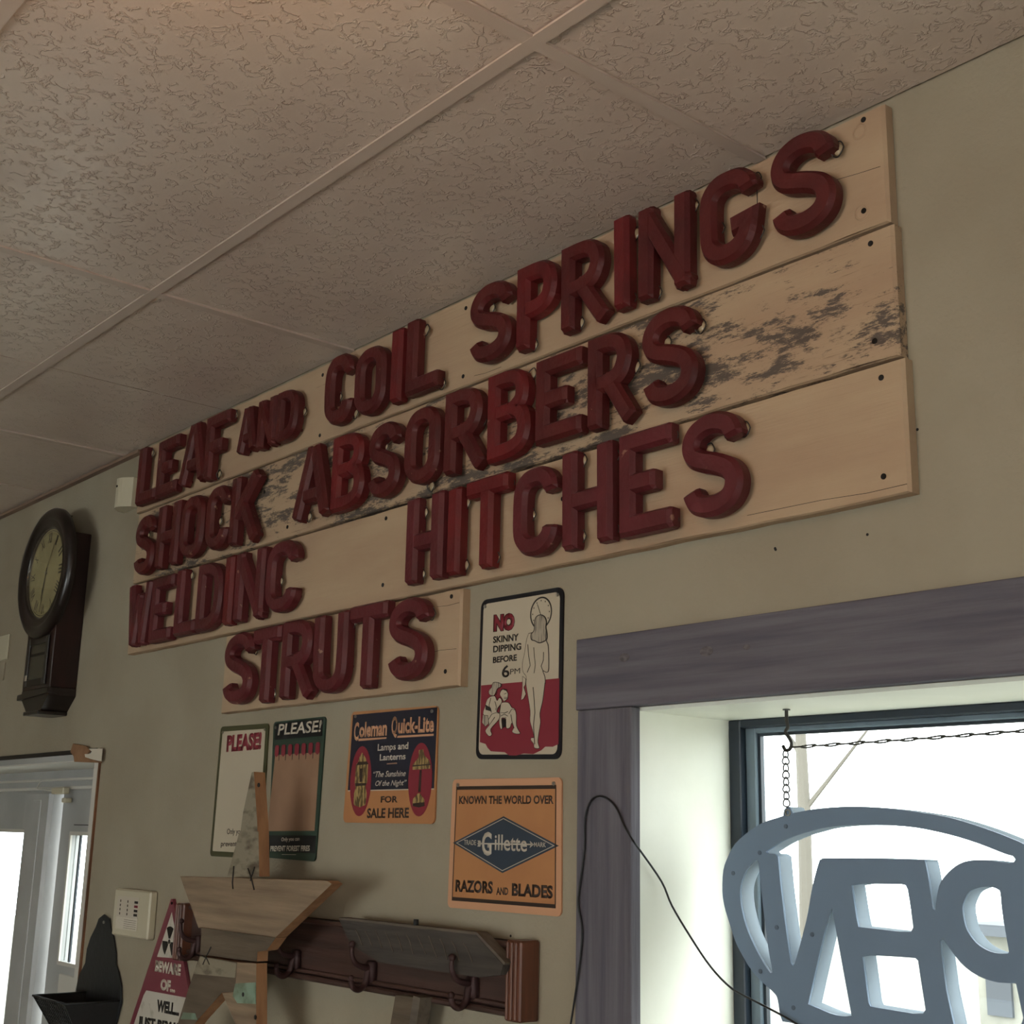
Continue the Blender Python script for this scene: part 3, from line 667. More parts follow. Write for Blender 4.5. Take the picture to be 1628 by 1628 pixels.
# the crouching pair
fig('drawn_figure', [(-1.885,1.75),(-1.875,1.751),(-1.862,1.749),(-1.853,1.74),(-1.845,1.737),(-1.84,1.726),(-1.839,1.707),(-1.832,1.697),(-1.828,1.692),(-1.84,1.692),(-1.85,1.696),(-1.846,1.703),(-1.852,1.712),(-1.857,1.704),(-1.867,1.704),(-1.869,1.719),(-1.881,1.722),(-1.879,1.704),(-1.884,1.704),(-1.888,1.72)], Y3, M_cream, .0007)
flat('drawn_trunks', [(-1.881,1.721),(-1.868,1.72),(-1.868,1.706),(-1.877,1.704)], Y4, M_black, t)
fig('drawn_head', [(-1.886,1.772),(-1.879,1.775),(-1.869,1.772),(-1.864,1.766),(-1.865,1.757),(-1.875,1.752),(-1.882,1.76),(-1.887,1.765)], Y4, M_cream, .0007)
fig('drawn_figure', [(-1.914,1.764),(-1.902,1.764),(-1.895,1.755),(-1.888,1.76),(-1.881,1.752),(-1.896,1.736),(-1.887,1.731),(-1.889,1.72),(-1.912,1.704),(-1.908,1.694),(-1.916,1.691),(-1.927,1.701),(-1.917,1.711),(-1.921,1.722),(-1.935,1.733),(-1.929,1.748),(-1.924,1.759)], Y4, M_cream, .0007)
flat('drawn_top', [(-1.929,1.75),(-1.913,1.743),(-1.91,1.736),(-1.928,1.74)], Y5, M_black, t)
fig('drawn_shorts', [(-1.935,1.731),(-1.921,1.729),(-1.919,1.722),(-1.918,1.714),(-1.927,1.709),(-1.937,1.717)], Y5, M_drawnhair, .0006)
fig('drawn_hair', [(-1.911,1.781),(-1.908,1.789),(-1.896,1.789),(-1.884,1.785),(-1.885,1.78),(-1.894,1.778),(-1.899,1.771),(-1.905,1.765),(-1.917,1.768),(-1.919,1.775)], Y5, M_drawnhair, .0007)
for ln in ([(-1.913,1.761),(-1.918,1.748),(-1.91,1.734)], [(-1.901,1.754),(-1.896,1.743),(-1.898,1.738),(-1.894,1.74),(-1.884,1.748)], [(-1.918,1.722),(-1.909,1.731),(-1.897,1.733),(-1.887,1.731)], [(-1.9,1.725),(-1.908,1.718),(-1.918,1.709)], [(-1.884,1.746),(-1.887,1.733),(-1.872,1.731),(-1.863,1.733)],
           [(-1.86,1.729),(-1.852,1.737),(-1.843,1.735)], [(-1.854,1.727),(-1.85,1.713),(-1.844,1.702)], [(-1.886,1.77),(-1.882,1.775),(-1.873,1.775),(-1.866,1.772)], [(-1.875,1.766),(-1.868,1.767)], [(-1.874,1.76),(-1.864,1.759)], [(-1.875,1.758),(-1.865,1.757)], [(-1.899,1.773),(-1.895,1.771),(-1.898,1.766)], [(-1.883,1.726),(-1.873,1.729),(-1.863,1.725)], [(-1.879,1.722),(-1.868,1.722)]):
    tube('ink_line', [(p[0], -.0062, p[1]) for p in ln], .0005, M_black, t, 4)
# 2 razor blades
c = [(-2.024, 1.614), (-1.717, 1.612), (-1.714, 1.381), (-2.028, 1.380)]
t = tin('tin_sign', 'square orange tin sign with dark blue diamond, reading RAZORS AND BLADES', c, M_paleorange, .010)
prism('orange_field', rquad(c, .0, .014), Y2, Y1+.0002, M_orange, t)
def border(c, ins, wd, y, m, t, tb=None, name='border_line'):
    o_ = rquad(c, 0, ins); i_ = rquad(c, 0, ins+wd)
    if tb: i_ = [(p[0], p[1]+(-(tb-wd) if k < 2 else (tb-wd))) for k, p in enumerate(i_)]
    bm = bmesh.new()
    for k in range(4):
        add_prism(bm, [o_[k], o_[(k+1) % 4], i_[(k+1) % 4], i_[k]], y-.0003, y)
    return obj(name, bm, m, t)
border(c, .013, .0022, Y2, M_brownink, t, .0065)
text('KNOWN THE WORLD OVER', (-2.002,-1.736,1.568,1.583,-0.001), Y2, M_brownink, t, .035)
text('RAZORS', (-2.005,-1.896,1.409,1.431,0.001), Y2, M_brownink, t, .045)
text('AND', (-1.886,-1.853,1.409,1.422,0.001), Y2, M_brownink, t, .035)
text('BLADES', (-1.843,-1.735,1.409,1.431,0), Y2, M_brownink, t, .045)
dm = [(-2.017,1.497),(-1.87,1.546),(-1.721,1.497),(-1.87,1.447)]
flat('diamond', dm, Y2, M_slate, t)
dc = (sum(p[0] for p in dm)/4, sum(p[1] for p in dm)/4)
bm = bmesh.new()
P_ = [(dc[0]+(p[0]-dc[0])*.93, dc[1]+(p[1]-dc[1])*.93) for p in dm]; Q_ = [(dc[0]+(p[0]-dc[0])*.905, dc[1]+(p[1]-dc[1])*.905) for p in dm]
for k in range(4): add_prism(bm, [P_[k], P_[(k+1) % 4], Q_[(k+1) % 4], Q_[k]], Y3-.0003, Y3)
obj('diamond_line', bm, M_white, t)
text('G', (-1.93,-1.902,1.476,1.518,0), Y3, M_white, t, .03)
text('illette', (-1.893,-1.804,1.486,1.514,-0.001), Y3, M_white, t, .012)
text('TRADE', (-1.983,-1.947,1.494,1.503,0), Y3, M_white, t, .005)
text('MARK', (-1.785,-1.754,1.494,1.502,0), Y3, M_white, t, .005)
ar = [(-1.942,1.497),(-1.787,1.498)]
bm = bmesh.new(); (ax0, az0), (ax1, az1) = ar
add_prism(bm, [(ax0, az0+.0012), (ax1, az1+.0012), (ax1, az1-.0012), (ax0, az0-.0012)], Y4-.0003, Y4)
add_prism(bm, [(ax1-.009, az1+.006), (ax1+.002, az1), (ax1-.009, az1-.006), (ax1-.006, az1)], Y4-.0003, Y4)
add_prism(bm, [(ax0, az0+.0055), (ax0+.008, az0+.0055), (ax0+.011, az0), (ax0+.008, az0-.0055), (ax0, az0-.0055), (ax0+.003, az0)], Y4-.0003, Y4)
obj('arrow', bm, M_white, t)
# 3 lamps and lanterns
c = [(-2.384, 1.762), (-2.078, 1.757), (-2.077, 1.531), (-2.396, 1.532)]
t = tin('tin_sign', 'orange and navy tin sign with two red ovals, reading FOR SALE HERE', c, M_orange, .012)
flat('navy_field', [(-2.377,1.755),(-2.08,1.754),(-2.082,1.598),(-2.383,1.598)], Y1, M_navy, t, .0004)
flat('white_line', [(-2.383,1.598),(-2.082,1.598),(-2.082,1.596),(-2.382,1.596)], Y1, M_white, t, .0004)
text('C', (-2.37,-2.352,1.7,1.739,0), Y2, M_paleorange, t, .03)
text('oleman', (-2.35,-2.249,1.706,1.738,0), Y2, M_paleorange, t, .035)
text('Q', (-2.233,-2.213,1.7,1.744,0), Y2, M_paleorange, t, .03)
text('uick-Lite', (-2.21,-2.089,1.708,1.74,-0.002), Y2, M_paleorange, t, .035)
flat('underline', [(-2.351,1.704),(-2.249,1.703),(-2.25,1.7),(-2.352,1.699)], Y2, M_paleorange, t)
flat('underline', [(-2.21,1.704),(-2.089,1.703),(-2.089,1.699),(-2.212,1.7)], Y2, M_paleorange, t)
text('Lamps and', (-2.279,-2.172,1.672,1.69,0), Y2, M_white, t, .02)
text('Lanterns', (-2.27,-2.18,1.656,1.669,0), Y2, M_white, t, .02)
text('\u201cThe Sunshine', (-2.291,-2.177,1.623,1.635,0), Y2, M_white, t, .01, .35)
text('Of the Night\u201d', (-2.282,-2.173,1.602,1.616,0), Y2, M_white, t, .01, .35)
flat('small_print', [(-2.244,1.65),(-2.209,1.651),(-2.208,1.648),(-2.244,1.648)], Y2, M_tan, t)
text('FOR', (-2.26,-2.201,1.572,1.585,0), Y2, M_brownink, t, .03)
text('SALE HERE', (-2.307,-2.161,1.541,1.561,0.001), Y2, M_brownink, t, .03)
for pts in ([(-2.375,1.608),(-2.297,1.63),(-2.334,1.688),(-2.338,1.545)], [(-2.167,1.612),(-2.089,1.617),(-2.125,1.687),(-2.131,1.545)]):
    x0 = pts[0][0]; x1 = pts[1][0]; z1 = pts[2][1]; z0 = pts[3][1]
    bm = bmesh.new(); add_disc(bm, (x0+x1)/2, (z0+z1)/2, (x1-x0)/2, Y2-.0004, Y2, 32, (z1-z0)/2); obj('red_oval', bm, M_red, t)
flat('drawn_lantern', [(-2.335,1.675),(-2.321,1.663),(-2.316,1.655),(-2.311,1.651),(-2.311,1.614),(-2.317,1.605),(-2.311,1.591),(-2.313,1.568),(-2.334,1.563),(-2.357,1.568),(-2.358,1.591),(-2.353,1.602),(-2.357,1.614),(-2.356,1.65),(-2.348,1.656),(-2.345,1.664)], Y3, M_brass, t)
flat('lantern_cap', [(-2.347,1.656),(-2.315,1.656),(-2.309,1.65),(-2.354,1.649)], Y4, M_brownink, t)
flat('lantern_band', [(-2.355,1.612),(-2.313,1.612),(-2.316,1.607),(-2.353,1.606)], Y4, M_brownink, t)
flat('lantern_mantle', [(-2.341,1.642),(-2.329,1.642),(-2.328,1.615),(-2.339,1.614)], Y4, M_brownink, t)
flat('drawn_lamp', [(-2.135,1.673),(-2.121,1.674),(-2.116,1.662),(-2.099,1.651),(-2.094,1.636),(-2.154,1.635),(-2.154,1.645),(-2.135,1.658)], Y3, M_brass, t)
flat('shade_band', [(-2.154,1.644),(-2.094,1.645),(-2.094,1.643),(-2.154,1.641)], Y4, M_brownink, t)
flat('lamp_stem', [(-2.13,1.634),(-2.123,1.634),(-2.124,1.592),(-2.132,1.592)], Y3, M_brownink, t)
flat('lamp_font', [(-2.133,1.589),(-2.126,1.589),(-2.111,1.577),(-2.11,1.565),(-2.129,1.562),(-2.15,1.565),(-2.148,1.579)], Y3, M_brass, t)
flat('lamp_foot', [(-2.148,1.57),(-2.11,1.572),(-2.11,1.565),(-2.128,1.562),(-2.149,1.565)], Y4, M_brownink, t)
# 4 and 5 the two narrow PLEASE! signs (their mascot is left out)
c = [(-2.962, 1.758), (-2.731, 1.755), (-2.729, 1.449), (-2.970, 1.450)]
t = tin('tin_sign', 'narrow cream tin sign with olive border and red PLEASE!, leftmost of the tin signs', c, M_olive, .010)
prism('cream_field', rquad(c, .004, .012), Y2, Y1+.0002, M_cream, t)
text('PLEASE!', (-2.925,-2.758,1.695,1.736,0.001), Y2, M_red, t, .06)
text('Only you', (-2.893,-2.82,1.498,1.515,0.001), Y2, M_brownink, t, .01)
text('prevent fo', (-2.918,-2.816,1.47,1.486,0.002), Y2, M_brownink, t, .02)
c = [(-2.708, 1.757), (-2.485, 1.758), (-2.496, 1.450), (-2.696, 1.453)]
t = tin('tin_sign', 'narrow dark green tin sign with a row of red match heads under PLEASE!', c, M_green, .010)
flat('dark_header', [(-2.7,1.753),(-2.494,1.754),(-2.496,1.716),(-2.698,1.715)], Y1, M_ink, t, .0004)
text('PLEASE!', (-2.686,-2.5,1.725,1.751,0), Y2, M_white, t, .02, .1)
flat('matchbook', [(-2.691,1.681),(-2.502,1.681),(-2.505,1.514),(-2.706,1.511)], Y1, M_tan, t, .0004)
for k in range(7):
    xa = 476+k*43.5; ya = 305-k*3
    for_ = [(-2.695,1.703),(-2.521,1.703)]
    u = k/6; x = for_[0][0]*(1-u)+for_[1][0]*u; z = for_[0][1]*(1-u)+for_[1][1]*u
    bm = bmesh.new(); add_prism(bm, [(x+.002, z-.022), (x+.002, z-.004), (x+.005, z), (x+.016, z), (x+.019, z-.004), (x+.019, z-.022), (x+.0105, z-.027)], Y2-.0004, Y2); obj('match_head', bm, M_red, t)
    if k < 6: flat('match_gap', [(x+.019, z-.002), (x+.0225, z-.002), (x+.0225, z-.034), (x+.0205, z-.036)], Y2, M_ink, t)
flat('dark_band', [(-2.698,1.502),(-2.498,1.504),(-2.497,1.467),(-2.69,1.467)], Y1, M_ink, t, .0004)
text('Only you can', (-2.641,-2.564,1.487,1.498,0.003), Y2, M_white, t, .02)
text('PREVENT FOREST FIRES', (-2.686,-2.52,1.467,1.479,0.004), Y2, M_white, t, .03)
flat('thin_line', [(-2.635,1.462),(-2.575,1.463),(-2.575,1.462),(-2.635,1.461)], Y2, M_white, t)

# ------------------------------------------------------------------ wall clock
ck = empty('wall_clock', (-4.007, -.01, 1.85)); tag(ck, 'dark wooden drop wall clock with a round dial, above the doorway corner', 'clock')
cx, cz = -4.007, 2.275
ccx0, ccx1 = -4.118, -3.897
bm = bmesh.new()
add_box(bm, ccx0, ccx1, -.084, -.001, 1.915, 2.395, .002); obj('case', bm, M_clockwood, ck)
bm = bmesh.new()   # tapering foot
pts = [(ccx0, 1.915), (ccx1, 1.915), (ccx1, 1.893), (ccx1-.055, 1.848), (ccx0+.055, 1.848), (ccx0, 1.893)]
add_prism(bm, pts, -.084, -.001); add_box(bm, ccx0+.05, ccx1-.05, -.092, -.001, 1.838, 1.849, .002)
add_prism(bm, [(ccx0-.02, 1.905), (ccx1+.004, 1.912), (ccx1+.004, 1.898), (ccx0-.02, 1.888)], -.09, -.06); obj('base_moulding', bm, M_clockrim, ck)
bm = bmesh.new(); add_ring(bm, cx, cz, [(.138, -.086), (.141, -.094), (.150, -.100), (.163, -.097), (.170, -.103), (.186, -.106), (.199, -.100), (.205, -.092), (.205, -.078), (.138, -.078)], 72); obj('bezel', bm, M_clockrim, ck, True)
bm = bmesh.new(); add_disc(bm, cx, cz, .141, -.088, -.085, 48); dial = obj('dial', bm, M_dial, ck)
NUM = ['XII', 'I', 'II', 'III', 'IIII', 'V', 'VI', 'VII', 'VIII', 'IX', 'X', 'XI']
for k, s_ in enumerate(NUM):
    a = k*PI/6; wd = .0065*len(s_)**.7; hh = .016
    o_ = text(s_, (-wd, wd, -hh, hh), 0, M_black, None, .01, name='numeral')
    o_.parent = dial; org = origin_of(dial)
    for v in o_.data.vertices:
        p = v.co.copy(); v.co = Vector((cx+math.sin(a)*.112+p.x*math.cos(a)+p.z*math.sin(a), -.0883+p.y, cz+math.cos(a)*.112-p.x*math.sin(a)+p.z*math.cos(a)))-org
bm = bmesh.new(); add_ring(bm, cx, cz, [(.1325, -.0882), (.1335, -.0886), (.1345, -.0882)], 48); obj('minute_track', bm, M_black, dial)
def hand(a, L, wd, nm):
    d = Vector((math.sin(a), math.cos(a))); n_ = Vector((d.y, -d.x)); c0 = Vector((cx, cz))
    P_ = [c0-d*.018+n_*wd, c0+d*L*.55+n_*wd*.6, c0+d*L*.66+n_*wd*2, c0+d*L*.78+n_*wd*.5, c0+d*L, c0+d*L*.78-n_*wd*.5, c0+d*L*.66-n_*wd*2, c0+d*L*.55-n_*wd*.6, c0-d*.018-n_*wd]
    prism(nm, [(p.x, p.y) for p in P_], -.0908, -.0900, M_black, ck)
hand(math.radians(196), .085, .0022, 'hour_hand'); hand(math.radians(190), .122, .0016, 'minute_hand')
tube('second_hand', [(cx, -.092, cz), (cx+.05, -.092, cz+.085)], .0006, M_black, ck, 4)
bm = bmesh.new(); add_disc(bm, cx, cz, .005, -.0935, -.086, 12); obj('hand_boss', bm, M_bolt, ck)
bm = bmesh.new(); add_disc(bm, cx, cz, .140, -.0965, -.0955, 48); obj('dial_glass', bm, M_clockglass, ck)
dd = frame('pendulum_door', ccx0+.02, ccx1-.03, 1.925, 2.075, -.09, -.084, .022, M_clockrim, ck)
box('pendulum_glass', ccx0+.04, ccx1-.05, -.0865, -.0855, 1.945, 2.055, M_clockglass, dd)
box('door_back_panel', ccx0+.04, ccx1-.05, -.0852, -.0845, 1.945, 2.055, mat('dim grey panel', '3c3a36', .4), dd)
box('crossbar', ccx0+.042, ccx1-.052, -.0865, -.0855, 2.018, 2.026, M_black, dd)
box('white_tab', ccx0+.03, ccx0+.045, -.0915, -.090, 1.945, 1.962, M_white, dd)
box('door_knob', ccx0-.008, ccx0+.004, -.08, -.068, 1.985, 1.995, M_clockrim, dd, .002)

# ------------------------------------------------------------------ small wall things
ms = empty('motion_sensor', (-3.6, -.01, 2.42)); tag(ms, 'small white motion sensor high on the wall left of the plank sign', 'sensor')
bm = bmesh.new(); n = 10; x0, x1, z0, z1 = -3.668, -3.575, 2.424, 2.512
for k in range(n):
    pass
arcp = [(x0+(x1-x0)*k/n, -.022-.028*math.sin(PI*k/n)) for k in range(n+1)]
lo = [bm.verts.new((x, y, z0)) for x, y in arcp]+[bm.verts.new((x1, 0, z0+.0)), bm.verts.new((x0, 0, z0))]
hi = [bm.verts.new((x, y, z1)) for x, y in arcp]+[bm.verts.new((x1, 0, z1)), bm.verts.new((x0, 0, z1))]
bm.faces.new(lo); bm.faces.new(hi[::-1])
for k in range(len(lo)): bm.faces.new((lo[k], hi[k], hi[(k+1) % len(lo)], lo[(k+1) % len(lo)]))
obj('sensor_housing', bm, M_beige_plastic, ms)
bm = bmesh.new(); add_disc(bm, -3.622, 2.488, .0035, -.052, -.048, 10); obj('sensor_eye', bm, M_black, ms)
tube('sensor_cable', spline([(-3.575, -.004, 2.505), (-3.562, -.004, 2.525), (-3.548, -.004, 2.532), (-3.53, -.004, 2.55)]), .0012, M_brownink, ms, 5)

sw = empty('switch_plate', (-4.58, -.006, 2.03)); tag(sw, 'pale blank wall plate at the left edge above the doorway', 'switch plate')
box('plate', -4.66, -4.515, -.006, 0, 2.058, 2.146, M_beige_plastic, sw, .003)
box('lower_cover', -4.66, -4.53, -.004, 0, 1.99, 2.050, M_wall, sw, .001)

tp = empty('alarm_keypad', (-3.335, -.02, 1.235)); tag(tp, 'ivory alarm panel with tiny red lights above the dark wall pocket', 'keypad')
kx0, kx1, kz0, kz1 = -3.448, -3.236, 1.238, 1.356
box('keypad_case', kx0, kx1, -.022, 0, kz0, kz1, M_beige_plastic, tp, .004)
fx0, fx1 = kx0+.022, kx0+.150
box('paper_label', fx0, fx1, -.0226, -.0218, kz0+.018, kz0+.048, M_paper, tp)
lb = box('zone_label', fx0, fx1-.0, -.0226, -.0218, kz0+.048, kz1-.018, M_white, tp)
for r_ in range(4):
    for k, (xx, m_) in enumerate(((fx0+.018, M_brownink), (fx0+.062, M_brownink), (fx1-.024, M_red if r_ == 1 else M_black))):
        box('indicator', xx, xx+(.020 if k == 2 else .004), -.0232, -.0226, kz1-.033-r_*.0105, kz1-.027-r_*.0105, m_, lb)
for r_ in range(5): box('printed_line', fx0+.05, fx1-.006, -.0229, -.0226, kz0+.022+r_*.005, kz0+.0228+r_*.005, M_brownink, tp)

# wall pocket of dark metal
wp = empty('metal_wall_pocket', (-3.5, -.05, .93)); tag(wp, 'dark metal wall pocket with a tall wavy back and mesh front basket', 'wall pocket')
prism('back_plate', [(-3.541,1.284),(-3.573,1.271),(-3.586,1.249),(-3.615,1.219),(-3.632,1.188),(-3.633,1.152),(-3.664,1.121),(-3.679,1.083),(-3.689,1.049),(-3.679,0.985),(-3.407,1.016),(-3.384,1.075),(-3.395,1.114),(-3.419,1.147),(-3.439,1.163),(-3.446,1.194),(-3.467,1.229),(-3.49,1.251),(-3.504,1.275)], -.006, -.003, M_darkmetal, wp)
xa, xb = -3.612, -3.397; zt = 1.078; zb = .93; o_ = .15
bm = bmesh.new()
# side sheets, thin but real, folding down to a narrow floor
def sheet(bm, q, t=.002):
    v = [Vector(p) for p in q]; n_ = (v[1]-v[0]).cross(v[2]-v[0]).normalized()*t
    a = [bm.verts.new(p) for p in v]; b = [bm.verts.new(p+n_) for p in v]
    bm.faces.new(a); bm.faces.new(b[::-1])
    for k in range(len(a)): bm.faces.new((a[k], b[k], b[(k+1) % len(a)], a[(k+1) % len(a)]))
sheet(bm, [(xb, -o_, zt), (xb, -.006, zt+.0), (xb-.03, -.006, zb), (xb-.04, -.06, zb)])
sheet(bm, [(xa, -.006, zt), (xa, -o_, zt), (xa+.04, -.06, zb), (xa+.03, -.006, zb)])
sheet(bm, [(xa+.04, -.06, zb), (xb-.04, -.06, zb), (xb-.03, -.006, zb), (xa+.03, -.006, zb)])
obj('side_sheet', bm, M_darkmetal, wp)
bm = bmesh.new()
def fp(u, v): # front mesh coordinates
    tl = Vector((xa, -o_, zt)); tr = Vector((xb, -o_, zt)); bl = Vector((xa+.04, -.06, zb)); br = Vector((xb-.04, -.06, zb))
    return tl.lerp(tr, u).lerp(bl.lerp(br, u), v)
for k in range(15): add_tube(bm, [fp(k/14, 0), fp(k/14, 1)], .0012, 4)
for k in range(15): add_tube(bm, [fp(0, k/14), fp(1, k/14)], .0012, 4)
me_ = obj('front_mesh', bm, M_darkmetal, wp); me_['kind'] = 'stuff'
bm = bmesh.new(); sheet(bm, [fp(0, 0)+Vector((0, .004, 0)), fp(1, 0)+Vector((0, .004, 0)), fp(1, 1)+Vector((0, .004, 0)), fp(0, 1)+Vector((0, .004, 0))], .001); obj('front_backing', bm, mat('dusty grey lining', '4b4c4a', .8), wp)
tube('rim_wire', [(xa, -.006, zt), (xa, -o_, zt), (xb, -o_, zt), (xb, -.006, zt)], .003, M_darkmetal, wp, 6)
bm = bmesh.new(); add_disc(bm, [(-3.534,1.264)][0][0], [(-3.534,1.264)][0][1], .004, -.009, -.005, 10); obj('screw', bm, M_bolt, wp)

# radiation warning sign
bw = empty('warning_sign', (-3.13, -.02, .85)); tag(bw, 'tall maroon triangular tin sign with radiation trefoil reading BEWARE OF... WELL... JUST BEWARE', 'sign')
A_ = (-3.139, 1.343); zb = .86; hl = (1.343-zb)*.562; hr = (1.343-zb)*.56
tri = [A_, (A_[0]+hr+.02, zb), (A_[0]-hl, zb)]
tri = [(A_[0]-.004, A_[1]), (A_[0]+.004, A_[1]), tri[1], tri[2]]
prism('panel', tri, -.0105, -.002, M_maroon, bw)
yb_ = -.0105
flat('white_triangle', [(-3.133,1.312),(-3.072,1.207),(-3.194,1.202)], yb_, M_wornwhite, bw)
flat('white_field', [(-3.238,1.119),(-3.02,1.123),(-2.997,1.065),(-2.948,0.977),(-3.367,0.939),(-3.291,1.035),(-3.251,1.106)], yb_, M_wornwhite, bw)
tc2 = [(-3.134,1.242),(-3.101,1.239)]; rx = .0
cxr, czr = tc2[0]; R_ = .036
bm = bmesh.new()
for a0 in (90, 210, 330):
    add_prism(bm, arc(cxr, czr, R_, R_*1.0, a0-30, a0+30, 8)+arc(cxr, czr, .008, .008, a0+30, a0-30, 4), yb_-.0009, yb_-.0003)
add_disc(bm, cxr, czr, .0055, yb_-.0009, yb_-.0003, 14); obj('trefoil', bm, M_black, bw)
text('BEWARE', (-3.201,-3.062,1.167,1.194,0.001), yb_, M_white, bw, .06)
text('OF...', (-3.163,-3.083,1.127,1.154,0), yb_, M_white, bw, .06)
text('WELL...', (-3.173,-3.053,1.076,1.104,0.002), yb_-.0003, M_black, bw, .06)
text('JUST BEWARE', (-3.27,-2.991,1.025,1.056,0.009), yb_-.0003, M_black, bw, .06)
x_, z_ = [(-3.136,1.333)][0]
bm = bmesh.new(); add_disc(bm, x_, z_, .0035, yb_-.002, yb_, 10); obj('screw', bm, M_screw, bw)

# ------------------------------------------------------------------ coat rack
rk = empty('coat_rack', (-2.4, -.01, 1.2)); tag(rk, 'long dark red brown wooden coat rack with iron hooks under the tin signs', 'coat rack')
rx0, rx1, rz0, rz1 = -3.045, -1.775, 1.214, 1.335
box('back_board', rx0+.04, rx1-.035, -.020, 0, rz0, rz1, M_rackwood, rk, .001)
box('top_moulding', rx0+.04, rx1-.035, -.034, 0, rz1-.010, rz1, M_rackwood, rk, .003)
bm = bmesh.new(); add_box(bm, rx0+.04, rx1-.035, -.030, -.018, rz0+.012, rz0+.020, .002); add_box(bm, rx0+.04, rx1-.035, -.036, 0, rz0-.001, rz0+.010, .003); obj('bottom_moulding', bm, M_rackwood, rk)
for a, b in ((rx0, rx0+.04), (rx1-.035, rx1+.005)):
    bm = bmesh.new(); add_box(bm, a, b, -.044, 0, rz0-.006, rz1+.004, .003)
    for k in range(3): add_box(bm, a+.004+k*.011, a+.010+k*.011, -.048, -.04, rz0-.004, rz1+.002, .002)
    obj('end_moulding', bm, M_rackend, rk)
def hook(x, z1, z0):
    bm = bmesh.new()
    up = spline([(x, -.022, z1-.045), (x, -.042, z1-.044), (x, -.062, z1-.037), (x-.001, -.072, z1-.022), (x-.001, -.073, z1-.004)], 5)
    add_tube(bm, up, [.007-.003*i/len(up) for i in range(len(up))], 8)
    lo_ = spline([(x, -.022, z1-.045), (x, -.034, z0+.036), (x, -.040, z0+.016), (x, -.054, z0+.006), (x, -.069, z0+.012), (x, -.073, z0+.024)], 5)
    add_tube(bm, lo_, [.008-.003*i/len(lo_) for i in range(len(lo_))], 8)
    bmesh.ops.create_uvsphere(bm, u_segments=10, v_segments=6, radius=.007, matrix=Matrix.Translation((x-.001, -.073, z1)))
    bmesh.ops.create_uvsphere(bm, u_segments=10, v_segments=6, radius=.006, matrix=Matrix.Translation((x, -.073, z0+.028)))
    add_box(bm, x-.013, x+.013, -.034, -.019, z1-.072, z1-.032, .004)
    obj('hook', bm, M_hook, rk, True)
for x in (-2.955, -2.515, -2.235, -1.92): hook(x, 1.302, 1.212)

gp = empty('carved_grey_plank', (-2.03, -.06, 1.27)); tag(gp, 'weathered grey board with scratched lettering and an angled right end, propped on the coat rack', 'board')
front = [(-2.309,1.335),(-1.904,1.342),(-1.798,1.311),(-1.804,1.3),(-1.884,1.294),(-2.155,1.283),(-2.305,1.328)]
front = [(-2.305, 1.343), (-1.872, 1.343), (-1.796, 1.300), (-1.802, 1.283), (-1.86, 1.274), (-2.16, 1.274), (-2.26, 1.300)]
bm = bmesh.new(); add_prism(bm, front, -.061, -.0365); obj('board', bm, M_greyplank, gp)
prism('top_edge', [(-2.307, 1.3432), (-1.871, 1.3432), (-1.794, 1.2995), (-1.790, 1.3035), (-1.869, 1.3475), (-2.307, 1.3475)], -.0605, -.0365, M_greyedge, gp)
rnd = random.Random(5)
for k in range(11):
    x = -2.245+k*.034; a = [(x, -.0615, 1.333-rnd.uniform(0, .006)), (x+.012, -.0617, 1.318), (x+.022+rnd.uniform(0, .006), -.0615, 1.296+rnd.uniform(0, .006))]
    tube('scratched_stroke', spline(a, 3), .0011, M_greyedge, gp, 4)
tube('eye_peg', [(-2.06, -.052, 1.345), (-2.06, -.052, 1.358)], .005, M_darkmetal, gp, 8)

# star of scrap boards
st = empty('scrap_wood_star', (-2.6, -.1, .98)); tag(st, 'star of weathered scrap boards stitched with wire, hung over the coat rack', 'wooden star')
YF, YK = -.132, -.107
def piece(name, pts, m, y0=YF, y1=YK, side=M_sawn):
    p = prism(name, pts, y0, y1, m, st); p.data.materials.append(side)
    for f in p.data.polygons:
        if abs(f.normal.y) < .5: f.material_index = 1
    return p
piece('top_board', [(-2.592,1.509),(-2.587,1.548),(-2.561,1.633),(-2.552,1.634),(-2.524,1.53),(-2.52,1.51)], M_chippy, YF-.003, YK-.001)
piece('spike_board', [(-2.642,1.415),(-2.629,1.445),(-2.602,1.509),(-2.521,1.511),(-2.506,1.419)], M_chippy)
piece('arm_board', [(-2.862,1.407),(-2.244,1.42),(-2.228,1.415),(-2.424,1.304),(-2.742,1.304),(-2.755,1.301)], M_barn)
piece('waist_board', [(-2.742,1.303),(-2.424,1.303),(-2.456,1.277),(-2.493,1.271),(-2.493,1.252),(-2.739,1.247)], M_barndark)
piece('left_leg_board', [(-2.741,1.244),(-2.573,1.244),(-2.575,1.185),(-2.629,1.179),(-2.729,1.113),(-2.784,1.07),(-2.835,1.063),(-2.807,1.119),(-2.78,1.174)], M_barndark)
piece('right_leg_board', [(-2.573,1.244),(-2.495,1.248),(-2.476,1.106),(-2.532,1.1),(-2.629,1.178),(-2.575,1.185)], M_barn)
prism('whitewash_patch', [(-2.734,1.243),(-2.575,1.242),(-2.577,1.213),(-2.762,1.205)], YF-.0015, YF, M_chippy, st)
prism('mint_patch', [(-2.574,1.202),(-2.491,1.212),(-2.486,1.171),(-2.56,1.165),(-2.581,1.177)], YF-.0012, YF, M_mint, st)
prism('mint_patch', [(-2.796,1.122),(-2.741,1.126),(-2.728,1.114),(-2.804,1.107)], YF-.0012, YF, M_mint, st)
